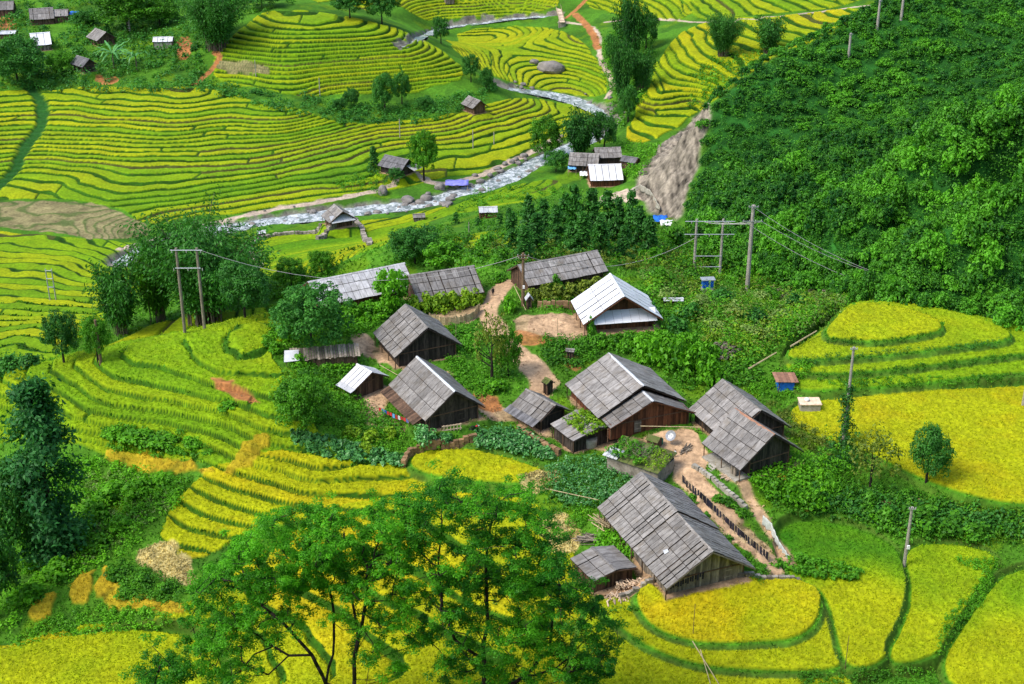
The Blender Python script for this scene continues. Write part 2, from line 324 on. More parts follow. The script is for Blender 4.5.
def ground(X, Y, full=True):
    """final ground height (and colour, crop mask) at flat arrays X, Y"""
    z = base(X, Y)
    n = len(X)
    big = fbm(X, Y, 9, 3, 3); mid = fbm(X, Y, 2.2, 2, 4)
    far = sstep(200, 330, Y)
    z = z+big*.25
    c = GRASS*(1+.5*big[:, None])
    patch = sstep(.1, .45, fbm(X, Y, 5, 3, 8))[:, None]
    c = c*(1-patch*.4)+DARKG*patch*.4
    patch = sstep(.25, .5, fbm(X, Y, 7, 3, 9))[:, None]
    c = c*(1-patch*.5)+LIME*.8*patch*.5
    crop = np.zeros(n)
    # terraces
    z0 = z.copy()
    wob = fbm(X, Y, 34, 2, 21); wob2 = fbm(X, Y, 11, 2, 22)
    for poly, s, rm, rs, wa in TW:
        lo = poly.min(0)-4; hi = poly.max(0)+4
        m = np.nonzero((X > lo[0]) & (X < hi[0]) & (Y > lo[1]) & (Y < hi[1]))[0]
        if not len(m): continue
        sd = sdist(X[m], Y[m], poly)+wob2[m]*2
        k_ = sd > 0; m = m[k_]; sd = sd[k_]
        if not len(m): continue
        x, y = X[m], Y[m]
        w0 = s*wa*(wob[m]*1.1+wob2[m]*.35); t = (z0[m]+w0)/s
        k = np.floor(t); u = t-k
        L = 70+60*_h(k, k*0, 5)
        q = (x+8*wob[m]+L*_h(k, k*0+3, 6))/L
        kc = np.floor(q); uq = (q-kc)*L
        hid = _h(k, kc, 11); hid2 = _h(k, kc, 12)
        rw = np.where(y < 230, .09, .30 if s in (.43, .42) else .18)+.08*(hid2-.5)
        tread = sstep(1-rw, 1.0, u)
        away = s in (.43, .42)                      # these step down away from the lookout
        ch = np.where(y < 230, .36, .12 if away else .52*s)
        zt = s*(k+tread)+s*.35-w0
        e = np.minimum(1, sd/1.5)
        edge = np.minimum(np.minimum(sstep(.02, .07, u), 1-sstep(1-rw-.06, 1-rw, u)), sstep(.2, .5, np.minimum(uq, L-uq)))
        z[m] = z0[m]*(1-e)+zt*e+edge*ch
        edc = np.minimum(np.minimum(sstep(.0, .03, u), 1-sstep(1-rw-.05, 1-rw+.02, u)), sstep(.2, .5, np.minimum(uq, L-uq)))
        r = rm+rs*.75*(hid-.5)+.22*fbm(x, y, 26, 3, 31)+.06*mid[m]
        col = rice(r)
        bank = BANK*np.where(y < 230, .62, .50)[:, None]*(1+.5*mid[m])[:, None]*(1-.35*hid2)[:, None]
        br = (hid2 > .86)[:, None]
        bank = np.where(br, bank*.5+EARTH*.5, bank)
        E = edc[:, None]
        c[m] = col*E+bank*(1-E)
        crop[m] = edge
    # flat fields
    for poly, zl, r0, r1 in FW_:
        lo = poly.min(0)-3; hi = poly.max(0)+3
        m = np.nonzero((X > lo[0]) & (X < hi[0]) & (Y > lo[1]) & (Y < hi[1]))[0]
        if not len(m): continue
        sd = sdist(X[m], Y[m], poly)+.55+wob2[m]*.35+mid[m]*.10
        k_ = sd > -.9; m = m[k_]; sd = sd[k_]
        if not len(m): continue
        w = sstep(-.8, -.1, sd)
        e = sstep(.08, .32, sd)
        z[m] = z[m]*(1-w)+zl*w+e*.42
        t = (hi[1]-3-Y[m])/(hi[1]-lo[1]-6)
        r = r0+(r1-r0)*sstep(.25, .6, t+.12*big[m])+.13*fbm(X[m], Y[m], 6, 3, 33)+.05*mid[m]
        bank = BANK*(1+.6*mid[m])[:, None]
        dk = sstep(.1, -.6, sd)[:, None]
        bank = bank*(1-.4*dk)+EARTH*.35*dk
        gt = sstep(-.9, -.6, sd)[:, None]
        cc = bank*gt+c[m]*(1-gt)
        E = e[:, None]
        c[m] = rice(r)*E+cc*(1-E)
        crop[m] = crop[m]*(1-w)+e*w
    # bare earth
    for poly, key in BW:
        lo = poly.min(0)-3; hi = poly.max(0)+3
        m = np.nonzero((X > lo[0]) & (X < hi[0]) & (Y > lo[1]) & (Y < hi[1]))[0]
        if not len(m): continue
        sd = sdist(X[m], Y[m], poly)+mid[m]*.9+wob2[m]*.7
        w = sstep(-.15, .3, sd)*(.85+.15*(big[m] > -.3))
        v = (1+.35*mid[m]+.30*big[m]-.35*sstep(.15, .5, fbm(X[m], Y[m], 1.3, 3, 51)))[:, None]
        c[m] = c[m]*(1-w[:, None])+np.array(KEY[key])*v*w[:, None]
        crop[m] *= 1-w*(key not in ('gold',))
        if key == 'gold': crop[m] = np.maximum(crop[m], w); z[m] += .35*w
        if key == 'fallow':
            st = sstep(.28, .46, np.abs(((z0[m]+.35*wob[m])/.20) % 1-.5))*w
            z[m] += .12*(st-.5); c[m] = c[m]*(1-.7*st[:, None])+st[:, None]*np.array((.03, .07, .01))
    for pl, hw, key in PATHS:
        lo = pl.min(0)-4; hi = pl.max(0)+4
        m = np.nonzero((X > lo[0]) & (X < hi[0]) & (Y > lo[1]) & (Y < hi[1]))[0]
        if not len(m): continue
        d = pldist(X[m], Y[m], pl)+mid[m]*.5
        w = 1-sstep(hw-.2, hw+.3, d)
        v = (1+.25*mid[m])[:, None]
        c[m] = c[m]*(1-w[:, None])+np.array(KEY[key])*v*w[:, None]
        crop[m] *= 1-w
    for pl in GULLY:
        d = pldist(X, Y, pl)+mid*.8
        w = 1-sstep(1.2, 2.4, d)
        z -= w*.7; c = c*(1-w[:, None])+DARKG*1.6*w[:, None]; crop *= 1-w
    # ground of the wooded hill: shade between the bushes painted in as dark green
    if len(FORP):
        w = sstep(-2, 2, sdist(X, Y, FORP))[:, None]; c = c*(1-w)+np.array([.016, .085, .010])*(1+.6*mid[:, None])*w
    # bare slope
    sd = sdist(X, Y, SCAR)+big*2
    w = sstep(-.5, 1.0, sd)
    rough = fbm(X, Y, 3.2, 4, 41)
    z += w*rough*2.0
    v = (1+.9*fbm(X*1.6+.3*z, Y*.35, 1.1, 3, 43)+.55*fbm(X, Y, .8, 2, 44)+.5*rough)[:, None]
    c = c*(1-w[:, None])+np.array((.20,.170,.130))*v*w[:, None]
    # river beds
    for pl, hw in ((RIV, RW), (RIV2, RW2)):
        d = pldist(X, Y, pl)+wob2*1.6+mid*.6
        w = 1-sstep(hw-.5, hw+.55*hw, d)
        z -= w*1.3
        g = 1-sstep(hw+.1, hw+.1+.6*hw, d+1.0*mid)
        v = (1+.7*mid)[:, None]
        c = c*(1-g[:, None])+np.array((.20,.185,.15))*v*g[:, None]; crop *= 1-g
    for poly, zl in PADS:
        lo = poly.min(0)-4; hi = poly.max(0)+4
        m = np.nonzero((X > lo[0]) & (X < hi[0]) & (Y > lo[1]) & (Y < hi[1]))[0]
        if not len(m): continue
        sd = sdist(X[m], Y[m], poly)
        w = sstep(-2.0, -.2, sd)
        z[m] = z[m]*(1-w)+zl*w
        w = sstep(-.3, .3, sd+mid[m]*.6)[:, None]
        c[m] = c[m]*(1-w)+np.array(KEY['dirt'])*.75*(1+.3*mid[m])[:, None]*w
        crop[m] *= 1-w[:, 0]
    if not full: return z
    return z, np.clip(c, .002, .9), crop

# ------------------------------------------------------------------ tagging and mesh helpers
def tag(o, label=None, cat=None, group=None, kind=None):
    if label: o['label'] = label
    if cat: o['category'] = cat
    if group: o['group'] = group
    if kind: o['kind'] = kind
    return o

def empty(name, loc, rz=0.0, label=None, cat=None, group=None):
    o = bpy.data.objects.new(name, None); COL.objects.link(o)
    o.empty_display_size = .3; o.location = loc; o.rotation_euler = (0, 0, rz)
    return tag(o, label, cat, group)

def np_mesh(name, V, F, tone=None, mat=None, smooth=False, cols=None):
    V = np.asarray(V, np.float32); F = np.asarray(F, np.int32); k = F.shape[1]
    me = bpy.data.meshes.new(name)
    me.vertices.add(len(V)); me.vertices.foreach_set('co', V.ravel())
    me.loops.add(F.size); me.loops.foreach_set('vertex_index', F.ravel())
    me.polygons.add(len(F)); me.polygons.foreach_set('loop_start', np.arange(0, F.size, k, dtype=np.int32))
    if smooth: me.polygons.foreach_set('use_smooth', np.ones(len(F), bool))
    if tone is not None:
        a = me.attributes.new('tone', 'FLOAT', 'POINT'); a.data.foreach_set('value', np.asarray(tone, np.float32))
    if cols is not None:
        a = me.attributes.new('Col', 'FLOAT_COLOR', 'POINT')
        a.data.foreach_set('color', np.c_[cols, np.ones(len(cols))].astype(np.float32).ravel())
    me.update(calc_edges=True)
    if mat: me.materials.append(mat)
    return me

def link(name, me, parent=None, loc=(0, 0, 0), rz=0.0):
    o = bpy.data.objects.new(name, me); COL.objects.link(o); o.location = loc; o.rotation_euler = (0, 0, rz)
    if parent: o.parent = parent
    return o

class MB:
    """collects boxes, slabs and tubes for ONE mesh object"""
    def __init__(s): s.V = []; s.F = []; s.T = []
    def add(s, V, F, t):
        b = len(s.V); s.V += [tuple(v) for v in V]; s.F += [tuple(i+b for i in f) for f in F]; s.T += [t]*len(V)
    def box(s, c, d, t=.5, M=None):
        x, y, z = d[0]/2, d[1]/2, d[2]/2
        P = [Vector((i*x, j*y, k*z)) for i in (-1, 1) for j in (-1, 1) for k in (-1, 1)]
        if M is not None: P = [M @ p for p in P]
        c = Vector(c)
        s.add([p+c for p in P], [(0, 1, 3, 2), (4, 6, 7, 5), (0, 4, 5, 1), (2, 3, 7, 6), (0, 2, 6, 4), (1, 5, 7, 3)], t)
    def slab(s, p, th, t=.5):
        p = [Vector(q) for q in p]; n = (p[1]-p[0]).cross(p[2]-p[0]).normalized()
        if n.z < 0: n = -n
        q = [a-n*th for a in p]
        s.add(p+q, [(0, 1, 2, 3), (7, 6, 5, 4), (0, 4, 5, 1), (1, 5, 6, 2), (2, 6, 7, 3), (3, 7, 4, 0)], t)
    def tube(s, pts, r, n=6, t=.5):
        pts = [Vector(p) for p in pts]
        if not hasattr(r, '__len__'): r = [r]*len(pts)
        R = []; F = []
        for i, p in enumerate(pts):
            d = (pts[min(i+1, len(pts)-1)]-pts[max(i-1, 0)]).normalized()
            a = d.orthogonal().normalized() if abs(d.z) < .95 else Vector((1, 0, 0))
            a = (a-d*a.dot(d)).normalized(); b = d.cross(a)
            for k in range(n):
                w = 2*math.pi*k/n; R.append(p+(a*math.cos(w)+b*math.sin(w))*r[i])
        for i in range(len(pts)-1):
            for k in range(n): F.append((i*n+k, i*n+(k+1) % n, (i+1)*n+(k+1) % n, (i+1)*n+k))
        m = len(pts)-1
        for k in range(1, n-1, 2):      # caps in quads
            F.append((0, (k+2) % n if k+2 < n else k+1, k+1, k)) if k+2 <= n-1 else F.append((0, k+1, k, k))
            F.append((m*n, m*n+k, m*n+k+1, m*n+min(k+2, n-1)))
        F = [f for f in F if len(set(f)) == len(f)]
        s.add(R, F, t)
    def build(s, name, mat, parent=None, loc=(0, 0, 0), rz=0.0, smooth=False):
        me = bpy.data.meshes.new(name); me.from_pydata(s.V, [], s.F)
        a = me.attributes.new('tone', 'FLOAT', 'POINT'); a.data.foreach_set('value', s.T)
        if smooth: me.polygons.foreach_set('use_smooth', [True]*len(me.polygons))
        me.materials.append(mat); return link(name, me, parent, loc, rz)

# ------------------------------------------------------------------ materials
def nodes(name):
    m = bpy.data.materials.new(name); m.use_nodes = True
    return m, m.node_tree.nodes, m.node_tree.links, m.node_tree.nodes['Principled BSDF']

def mat(name, c, c2=None, rough=.8, scale=2.0, amt=.35, tone=.9, metal=0.0, stretch=(1, 1, 1), bump=.0, spec=.3, c3=None):
    """a base colour broken up by two noises, and by the tone of each board or sheet"""
    m, N, L, B = nodes(name)
    tc = N.new('ShaderNodeTexCoord'); mp = N.new('ShaderNodeMapping'); mp.inputs['Scale'].default_value = stretch
    L.new(tc.outputs['Object'], mp.inputs[0])
    n1 = N.new('ShaderNodeTexNoise'); n1.inputs['Scale'].default_value = scale; n1.inputs['Detail'].default_value = 6; n1.inputs['Roughness'].default_value = .65
    L.new(mp.outputs[0], n1.inputs['Vector'])
    rp = N.new('ShaderNodeMapRange'); rp.inputs[1].default_value = .35; rp.inputs[2].default_value = .65
    L.new(n1.outputs[0], rp.inputs[0])
    mx = N.new('ShaderNodeMix'); mx.data_type = 'RGBA'
    mx.inputs[6].default_value = (*c, 1); mx.inputs[7].default_value = (*(c2 or tuple(v*(1-amt) for v in c)), 1)
    L.new(rp.outputs[0], mx.inputs[0])
    at = N.new('ShaderNodeAttribute'); at.attribute_name = 'tone'
    ma = N.new('ShaderNodeMath'); ma.operation = 'MULTIPLY_ADD'; ma.inputs[1].default_value = tone; ma.inputs[2].default_value = 1-tone*.5
    L.new(at.outputs['Fac'], ma.inputs[0])
    vm = N.new('ShaderNodeVectorMath'); vm.operation = 'SCALE'
    out = mx.outputs[2]
    if c3:                                      # lichen, rust and rain stains in large uneven patches, different on every roof
        oi = N.new('ShaderNodeObjectInfo'); av = N.new('ShaderNodeVectorMath'); av.operation = 'ADD'
        cx = N.new('ShaderNodeMath'); cx.operation = 'MULTIPLY'; cx.inputs[1].default_value = 90; L.new(oi.outputs['Random'], cx.inputs[0])
        L.new(tc.outputs['Object'], av.inputs[0]); L.new(cx.outputs[0], av.inputs[1])
        n2 = N.new('ShaderNodeTexNoise'); n2.inputs['Scale'].default_value = .55; n2.inputs['Detail'].default_value = 7; n2.inputs['Roughness'].default_value = .7; L.new(av.outputs[0], n2.inputs['Vector'])
        r2 = N.new('ShaderNodeMapRange'); r2.inputs[1].default_value = .50; r2.inputs[2].default_value = .70; r2.inputs[4].default_value = .8; L.new(n2.outputs[0], r2.inputs[0])
        m2 = N.new('ShaderNodeMix'); m2.data_type = 'RGBA'; L.new(r2.outputs[0], m2.inputs[0]); L.new(out, m2.inputs[6]); m2.inputs[7].default_value = (*c3, 1)
        hv = N.new('ShaderNodeMath'); hv.operation = 'MULTIPLY_ADD'; hv.inputs[1].default_value = .4; hv.inputs[2].default_value = .8; L.new(oi.outputs['Random'], hv.inputs[0])
        sc = N.new('ShaderNodeVectorMath'); sc.operation = 'SCALE'; L.new(m2.outputs[2], sc.inputs[0]); L.new(hv.outputs[0], sc.inputs['Scale']); out = sc.outputs[0]
    L.new(out, vm.inputs[0]); L.new(ma.outputs[0], vm.inputs['Scale'])
    L.new(vm.outputs[0], B.inputs['Base Color'])
    B.inputs['Roughness'].default_value = rough; B.inputs['Metallic'].default_value = metal; B.inputs['Specular IOR Level'].default_value = spec
    if bump:
        bn = N.new('ShaderNodeBump'); bn.inputs['Strength'].default_value = bump; bn.inputs['Distance'].default_value = .1
        L.new(n1.outputs[0], bn.inputs['Height']); L.new(bn.outputs[0], B.inputs['Normal'])
    return m

def leafmat(name, dark, light, transl=.28, rough=.55, spec=.25):
    m, N, L, B = nodes(name)
    at = N.new('ShaderNodeAttribute'); at.attribute_name = 'tone'
    oi = N.new('ShaderNodeObjectInfo')
    ad = N.new('ShaderNodeMath'); ad.operation = 'MULTIPLY_ADD'; ad.inputs[1].default_value = .3; ad.inputs[2].default_value = -.15
    L.new(oi.outputs['Random'], ad.inputs[0])
    a2 = N.new('ShaderNodeMath'); a2.operation = 'ADD'; a2.use_clamp = True
    L.new(at.outputs['Fac'], a2.inputs[0]); L.new(ad.outputs[0], a2.inputs[1])
    mx = N.new('ShaderNodeMix'); mx.data_type = 'RGBA'
    mx.inputs[6].default_value = (*dark, 1); mx.inputs[7].default_value = (*light, 1)
    L.new(a2.outputs[0], mx.inputs[0]); L.new(mx.outputs[2], B.inputs['Base Color'])
    B.inputs['Roughness'].default_value = rough; B.inputs['Specular IOR Level'].default_value = spec
    tr = N.new('ShaderNodeBsdfTranslucent')
    g = N.new('ShaderNodeVectorMath'); g.operation = 'MULTIPLY'; g.inputs[1].default_value = (1.2, 1.25, .6)
    L.new(mx.outputs[2], g.inputs[0]); L.new(g.outputs[0], tr.inputs[0])
    ms = N.new('ShaderNodeMixShader'); ms.inputs[0].default_value = transl
    L.new(B.outputs[0], ms.inputs[1]); L.new(tr.outputs[0], ms.inputs[2])
    L.new(ms.outputs[0], N['Material Output'].inputs[0])
    return m

M = {
 'roof': mat('weathered_roof_sheet', (.262,.245,.228), (.125,.113,.102), .75, 1.5, tone=.85, stretch=(1.6, .35, 1), bump=.15, c3=(.14,.115,.085)),
 'roof_dark': mat('dark_roof_sheet', (.17,.165,.17), (.08,.078,.08), .8, 1.3, tone=.8, stretch=(1.2, .45, 1)),
 'roof_worn': mat('worn_pale_roof_sheet', (.46,.45,.45), (.28,.27,.27), .75, 1.2, tone=.6, stretch=(1.6, .35, 1), c3=(.2,.19,.17)),
 'roof_white': mat('white_tin_roof', (.74,.74,.76), (.56,.56,.58), .45, .8, tone=.25, stretch=(1.5, .3, 1)),
 'roof_pale': mat('pale_tin_roof', (.55,.56,.58), (.38,.39,.40), .5, .8, tone=.3),
 'roof_moss': mat('mossy_roof', (.12,.12,.04), (.06,.10,.015), .9, 1.5, tone=.8),
 'wood_dark': mat('dark_planks', (.060,.046,.036), (.022,.016,.013), .85, 3, tone=1.2, stretch=(1, 1, .3)),
 'wood_red': mat('red_brown_planks', (.17,.060,.026), (.085,.030,.014), .8, 3, tone=1.1, stretch=(1, 1, .3)),
 'wood_brown': mat('brown_planks', (.13,.075,.045), (.06,.035,.022), .85, 3, tone=1.2, stretch=(1, 1, .3)),
 'wood_grey': mat('grey_planks', (.27,.225,.17), (.14,.115,.085), .85, 3, tone=1.2, stretch=(1, 1, .3)),
 'bamboo_pole': mat('dry_bamboo', (.45,.36,.20), (.28,.21,.11), .6, 3, tone=.8),
 'pole': mat('concrete_pole', (.36,.33,.28), (.22,.20,.17), .85, 2, tone=.5),
 'pole_wood': mat('timber_pole', (.20,.13,.075), (.11,.07,.04), .85, 2, tone=.5),
 'metal': mat('galvanised_metal', (.50,.51,.52), (.33,.34,.35), .45, 3, tone=.4, metal=.5),
 'ceramic': mat('insulator_ceramic', (.42,.40,.38), None, .3, 3),
 'wire': mat('dark_wire', (.035,.035,.035), None, .6, 3),
 'blue': mat('blue_sheeting', (.02,.16,.62), (.01,.10,.42), .5, 2, tone=.5),
 'bluelight': mat('light_blue_sheeting', (.16,.45,.75), (.10,.30,.60), .5, 2, tone=.5),
 'violet': mat('violet_blue_tarp', (.24,.24,.68), (.16,.16,.50), .5, .6, tone=.6),
 'white': mat('white_cloth', (.80,.80,.78), (.62,.62,.60), .7, 2, tone=.4),
 'netting': mat('pale_netting', (.55,.58,.55), (.40,.44,.41), .7, 2, tone=.4),
 'stone': mat('river_rock', (.26,.235,.21), (.11,.10,.09), .85, .9, tone=.7, bump=.6),
 'wallstone': mat('dry_stone', (.33,.29,.24), (.15,.13,.10), .9, 1.5, tone=.9, bump=.5),
 'concrete': mat('grey_concrete', (.42,.39,.33), (.24,.22,.17), .85, 1.2, tone=.4),
 'mudwall': mat('mud_wall', (.30,.18,.09), (.17,.10,.05), .9, 1.2, tone=.6, bump=.4),
 'bark': mat('dark_bark', (.030,.022,.016), (.016,.012,.009), .9, 3, tone=.6, bump=.3),
 'bark_pale': mat('grey_bark', (.14,.11,.08), (.07,.055,.04), .9, 3, tone=.6),
 'cloth_dark': mat('indigo_cloth', (.018,.018,.032), (.010,.010,.018), .9, 3, tone=1.0),
 'cloth_red': mat('red_cloth', (.62,.05,.05), (.45,.03,.04), .8, 3, tone=.6),
 'skin': mat('skin', (.42,.25,.17), None, .6, 3), 'hair': mat('black_hair', (.012,.010,.010), None, .5, 3),
 'firewood': mat('split_firewood', (.62,.47,.33), (.42,.30,.20), .85, 2, tone=.9),
 'rust': mat('rusty_sheet', (.34,.17,.10), (.22,.11,.07), .7, 2, tone=.5),
 'rubber': mat('black_rubber', (.015,.015,.016), None, .6, 3),
 'thatch': mat('old_thatch', (.10,.085,.06), (.035,.03,.022), .95, 2.5, tone=1.0, bump=.5),
 'greenplastic': mat('green_plastic', (.02,.22,.15), None, .4, 3),
}
LM = {
 'mid': leafmat('leaf_mid_green', (.018,.095,.006), (.125,.40,.014), .32),
 'dark': leafmat('leaf_dark_green', (.014,.085,.014), (.080,.30,.032), .30),
 'bright': leafmat('leaf_bright_green', (.030,.15,.006), (.17,.50,.012), .32),
 'lime': leafmat('leaf_lime', (.08,.22,.006), (.32,.50,.02), .3),
 'teal': leafmat('leaf_blue_green', (.026,.14,.022), (.16,.46,.11), .2, .4, .5),
 'pale': leafmat('leaf_pale_green', (.11,.22,.035), (.33,.47,.11), .3),
 'deep': leafmat('leaf_deep_green', (.014,.10,.022), (.085,.33,.06), .32),
 'forest': leafmat('leaf_forest', (.012,.095,.012), (.14,.45,.022), .34),
 'near': leafmat('leaf_tall_tree', (.020,.15,.005), (.135,.48,.012), .42),
 'olive': leafmat('leaf_olive', (.06,.11,.01), (.25,.33,.03), .25),
 'dry': leafmat('leaf_dry', (.10,.085,.06), (.22,.19,.14), .1),
 'yellow': leafmat('leaf_yellow', (.20,.22,.01), (.50,.45,.03), .3),
}

def ground_material():
    m, N, L, B = nodes('terrain')
    at = N.new('ShaderNodeAttribute'); at.attribute_name = 'Col'
    tc = N.new('ShaderNodeTexCoord')
    def noise(sc, lo, hi, a, b):
        n = N.new('ShaderNodeTexNoise'); n.inputs['Scale'].default_value = sc; n.inputs['Detail'].default_value = 5
        L.new(tc.outputs['Object'], n.inputs['Vector'])
        r = N.new('ShaderNodeMapRange'); r.inputs[1].default_value = lo; r.inputs[2].default_value = hi; r.inputs[3].default_value = a; r.inputs[4].default_value = b
        L.new(n.outputs[0], r.inputs[0]); return r.outputs[0], n.outputs[0]
    a, na = noise(1.6, .3, .7, .72, 1.22); b, nb = noise(.16, .3, .7, .85, 1.12)
    mu = N.new('ShaderNodeMath'); mu.operation = 'MULTIPLY'; L.new(a, mu.inputs[0]); L.new(b, mu.inputs[1])
    vm = N.new('ShaderNodeVectorMath'); vm.operation = 'SCALE'
    L.new(at.outputs['Color'], vm.inputs[0]); L.new(mu.outputs[0], vm.inputs['Scale']); L.new(vm.outputs[0], B.inputs['Base Color'])
    bn = N.new('ShaderNodeBump'); bn.inputs['Strength'].default_value = .5; bn.inputs['Distance'].default_value = .15
    L.new(na, bn.inputs['Height']); L.new(bn.outputs[0], B.inputs['Normal'])
    B.inputs['Roughness'].default_value = .9; B.inputs['Specular IOR Level'].default_value = .12
    return m

# ------------------------------------------------------------------ houses: ridge end, direction, size (metres)
HP = {   # front ridge end x, y, direction, length, half width, ridge height, eave height, ground level
'H1a': (-18.9,233.0,.50,18.2,4.6,4.9,2.0,-98.2), 'H1b': (-6.62,231.0,.38,12.2,5.2,5.0,2.01,-98.0),
'H2': (-13.09,202.23,-1.15,10.24,5.74,6.07,2.02,-98.0), 'H3': (-8.26,184.94,-1.08,13.42,4.91,5.78,2.04,-100.0),
'H6': (15.22,237.01,.46,15.95,4.2,4.5,2.03,-97.0), 'H7': (18.18,211.17,-1.40,10.07,6.67,6.56,2.02,-97.0),
'H9': (6.48,186.34,-.89,6.9,2.91,3.74,2.0,-101.0), 'H10': (19.28,185.32,-1.19,12.05,7.27,5.96,2.03,-99.5),
'H12a': (35.40,178.75,-1.17,10.85,5.45,5.87,2.02,-100.0), 'H12b': (36.19,172.05,-1.06,8.87,5.62,6.17,2.04,-100.5),
'H13': (24.8,147.8,-1.198,20.3,6.25,5.95,2.0,-103.3),
'hut': (-43.37,344.82,-1.10,6.51,3.73,4.6,2.01,-128.5), 'river': (-29.2,387.32,-.60,8.76,3.54,4.38,2.0,-128.0),
'H4': (-21.38,195.2,-.84,3.92,3.3,3.81,2.02,-100.0), 'H14': (13.19,150.68,-1.08,5.98,3.29,2.85,2.16,-105.0),
'H11': (12.56,180.77,-1.03,6.26,4.4,3.3,2.25,-101.3),
'UL1': (-163.43,509.29,.30,8.35,4.83,4.95,2.0,-111.0), 'UL2': (-155.84,478.67,.35,6.57,4.98,5.06,2.0,-113.0),
'UL3': (-137.41,480.81,-.86,8.36,3.78,4.52,2.0,-113.0), 'UL4': (-134.57,448.5,-.75,7.48,2.82,4.24,2.02,-114.0),
'knoll': (-9.87,437.0,-1.0,7.3,2.9,4.2,2.05,-124.4),
'rv1': (24.97,389.45,-.15,8.58,4.2,4.43,2.0,-127.0), 'rv2': (31.37,395.72,.1,7.79,3.39,4.01,2.0,-126.5), 'rv3': (30.44,379.92,.09,9.36,4.92,5.03,2.0,-127.5),
}
def foot(k, m=.2):
    x, y, a, L, W, hr, he, zg = HP[k]
    u = np.array([math.cos(a), math.sin(a)]); n = np.array([u[1], -u[0]]); b = np.array([x, y]); m0 = -1.0+m
    return np.array([b+u*m0+n*(W+m0), b+u*m0-n*(W+m0), b-u*(L+m0)-n*(W+m0), b-u*(L+m0)+n*(W+m0)])
for k in HP: PADS.append((foot(k, .8), HP[k][7]))

# ------------------------------------------------------------------ the ground: one sheet, densest where the picture is
def axis():
    a = [np.linspace(-62, -28, 40), np.linspace(-27.5, -24.8, 20), np.linspace(-24.6, 24.6, NA), np.linspace(24.8, 27.5, 20), np.linspace(28, 62, 40)]
    return np.tan(np.radians(np.concatenate(a)))
NA = 1180
ta = axis()
ry = np.concatenate([np.linspace(-30, 118, 60), np.exp(np.linspace(math.log(120), math.log(300), 760)), np.arange(300.3, 575, .27), np.arange(575.5, 640, .8), np.exp(np.linspace(math.log(648), math.log(3500), 60))])
gy_ = np.repeat(ry, len(ta)); gx_ = (np.maximum(gy_, 0)+40.)*np.tile(ta, len(ry))*np.where(gy_ > 118, gy_/(gy_+40.), 1.0)
gx_ = np.where(gy_ > 118, gy_*np.tile(ta, len(ry)), 118*np.tile(ta, len(ry)))
gz_, gc_, crop_ = ground(gx_, gy_)
# ears of rice and tussocks: real bumps at the size of a clump
rn = RNG.random(len(gx_)); px_ = np.clip(gy_/FPX, .06, .45)
pq_ = np.where(gy_ < 175, .11, np.where(gy_ < 250, .16, np.where(gy_ < 400, .25, .36)))
bump = .9*(vn(gx_/(pq_*2.6), gy_/(pq_*3.2), 77)-.5)+.5*(vn(gx_/(pq_*6), gy_/(pq_*6), 78)-.5)+.35*(rn-.5)
amp_ = np.where(gy_ < 240, np.clip(px_*5, .5, 1.0), .22)
gz_ = gz_+bump*(crop_*.26+.10)*amp_*(gy_ < 640)
gc_ = gc_*(1+((.16*(rn-.5)+.22*bump)*np.where(gy_ < 240, 1, .5))[:, None])
nc, nr_ = len(ta), len(ry)
ii = (np.arange(nr_-1)[:, None]*nc+np.arange(nc-1)[None]).ravel()
FQ = np.stack([ii, ii+1, ii+nc+1, ii+nc], 1)
ter = link('terrain', np_mesh('terrain', np.c_[gx_, gy_, gz_], FQ, mat=ground_material(), smooth=True, cols=np.clip(gc_, .002, .9)))
tag(ter, kind='structure')

# height raster for standing things on the ground
_X, _Y = np.meshgrid(np.arange(-260, 261, .8), np.arange(100, 640, .8))
_RG = ground(_X.ravel(), _Y.ravel(), False).reshape(_X.shape)
def gz(x, y): return grid_sample(_RG, -260., 100., .8, np.asarray(x, float), np.asarray(y, float))
def G(px, py):
    p = cast(px, py, gz); return p[0] if np.ndim(px) == 0 else p

# ---- grass tufts and rice ears as real blades, coloured like the ground they grow from
def colour_leaf():
    m, N, L, B = nodes('grass_blades')
    at = N.new('ShaderNodeAttribute'); at.attribute_name = 'Col'
    L.new(at.outputs['Color'], B.inputs['Base Color']); B.inputs['Roughness'].default_value = .7; B.inputs['Specular IOR Level'].default_value = .15
    tr = N.new('ShaderNodeBsdfTranslucent'); L.new(at.outputs['Color'], tr.inputs[0])
    ms = N.new('ShaderNodeMixShader'); ms.inputs[0].default_value = .35; L.new(B.outputs[0], ms.inputs[1]); L.new(tr.outputs[0], ms.inputs[2]); L.new(ms.outputs[0], N['Material Output'].inputs[0])
    return m
BLADE = colour_leaf()
def blades(name, label, sel, per, size, gain, jit, tilt):
    n = len(sel)*per; i = np.repeat(sel, per)
    P = np.c_[gx_[i], gy_[i], gz_[i]]+RNG.normal(size=(n, 3))*np.array([.16, .16, 0]); S = (size[i] if hasattr(size, '__len__') else size)*(.6+.8*RNG.random(n))
    T = np.c_[RNG.normal(size=(n, 2))*tilt, np.ones(n)]; T /= np.linalg.norm(T, axis=1)[:, None]
    D = np.c_[RNG.normal(size=(n, 2)), np.zeros(n)]; B = np.cross(T, D); B /= np.linalg.norm(B, axis=1)[:, None]+1e-9
    S = S[:, None]; w = B*S*.22
    V = np.stack([P-w*.8, P+w*.8, P+T*S*.6+w, P+T*S*.6-w], 1); V[:, 2:] += (T*S*.35)[:, None]*0; V[:, 2] += T*S*.3
    c = np.clip(gc_[i]*gain*(1+jit*(RNG.random((n, 1))*2-1)), .004, .95)
    tag(link(name, np_mesh(name, V.reshape(-1, 3), np.arange(4*n).reshape(-1, 4), mat=BLADE, cols=np.repeat(c, 4, 0))), label, name.split('_')[0], None, 'stuff')
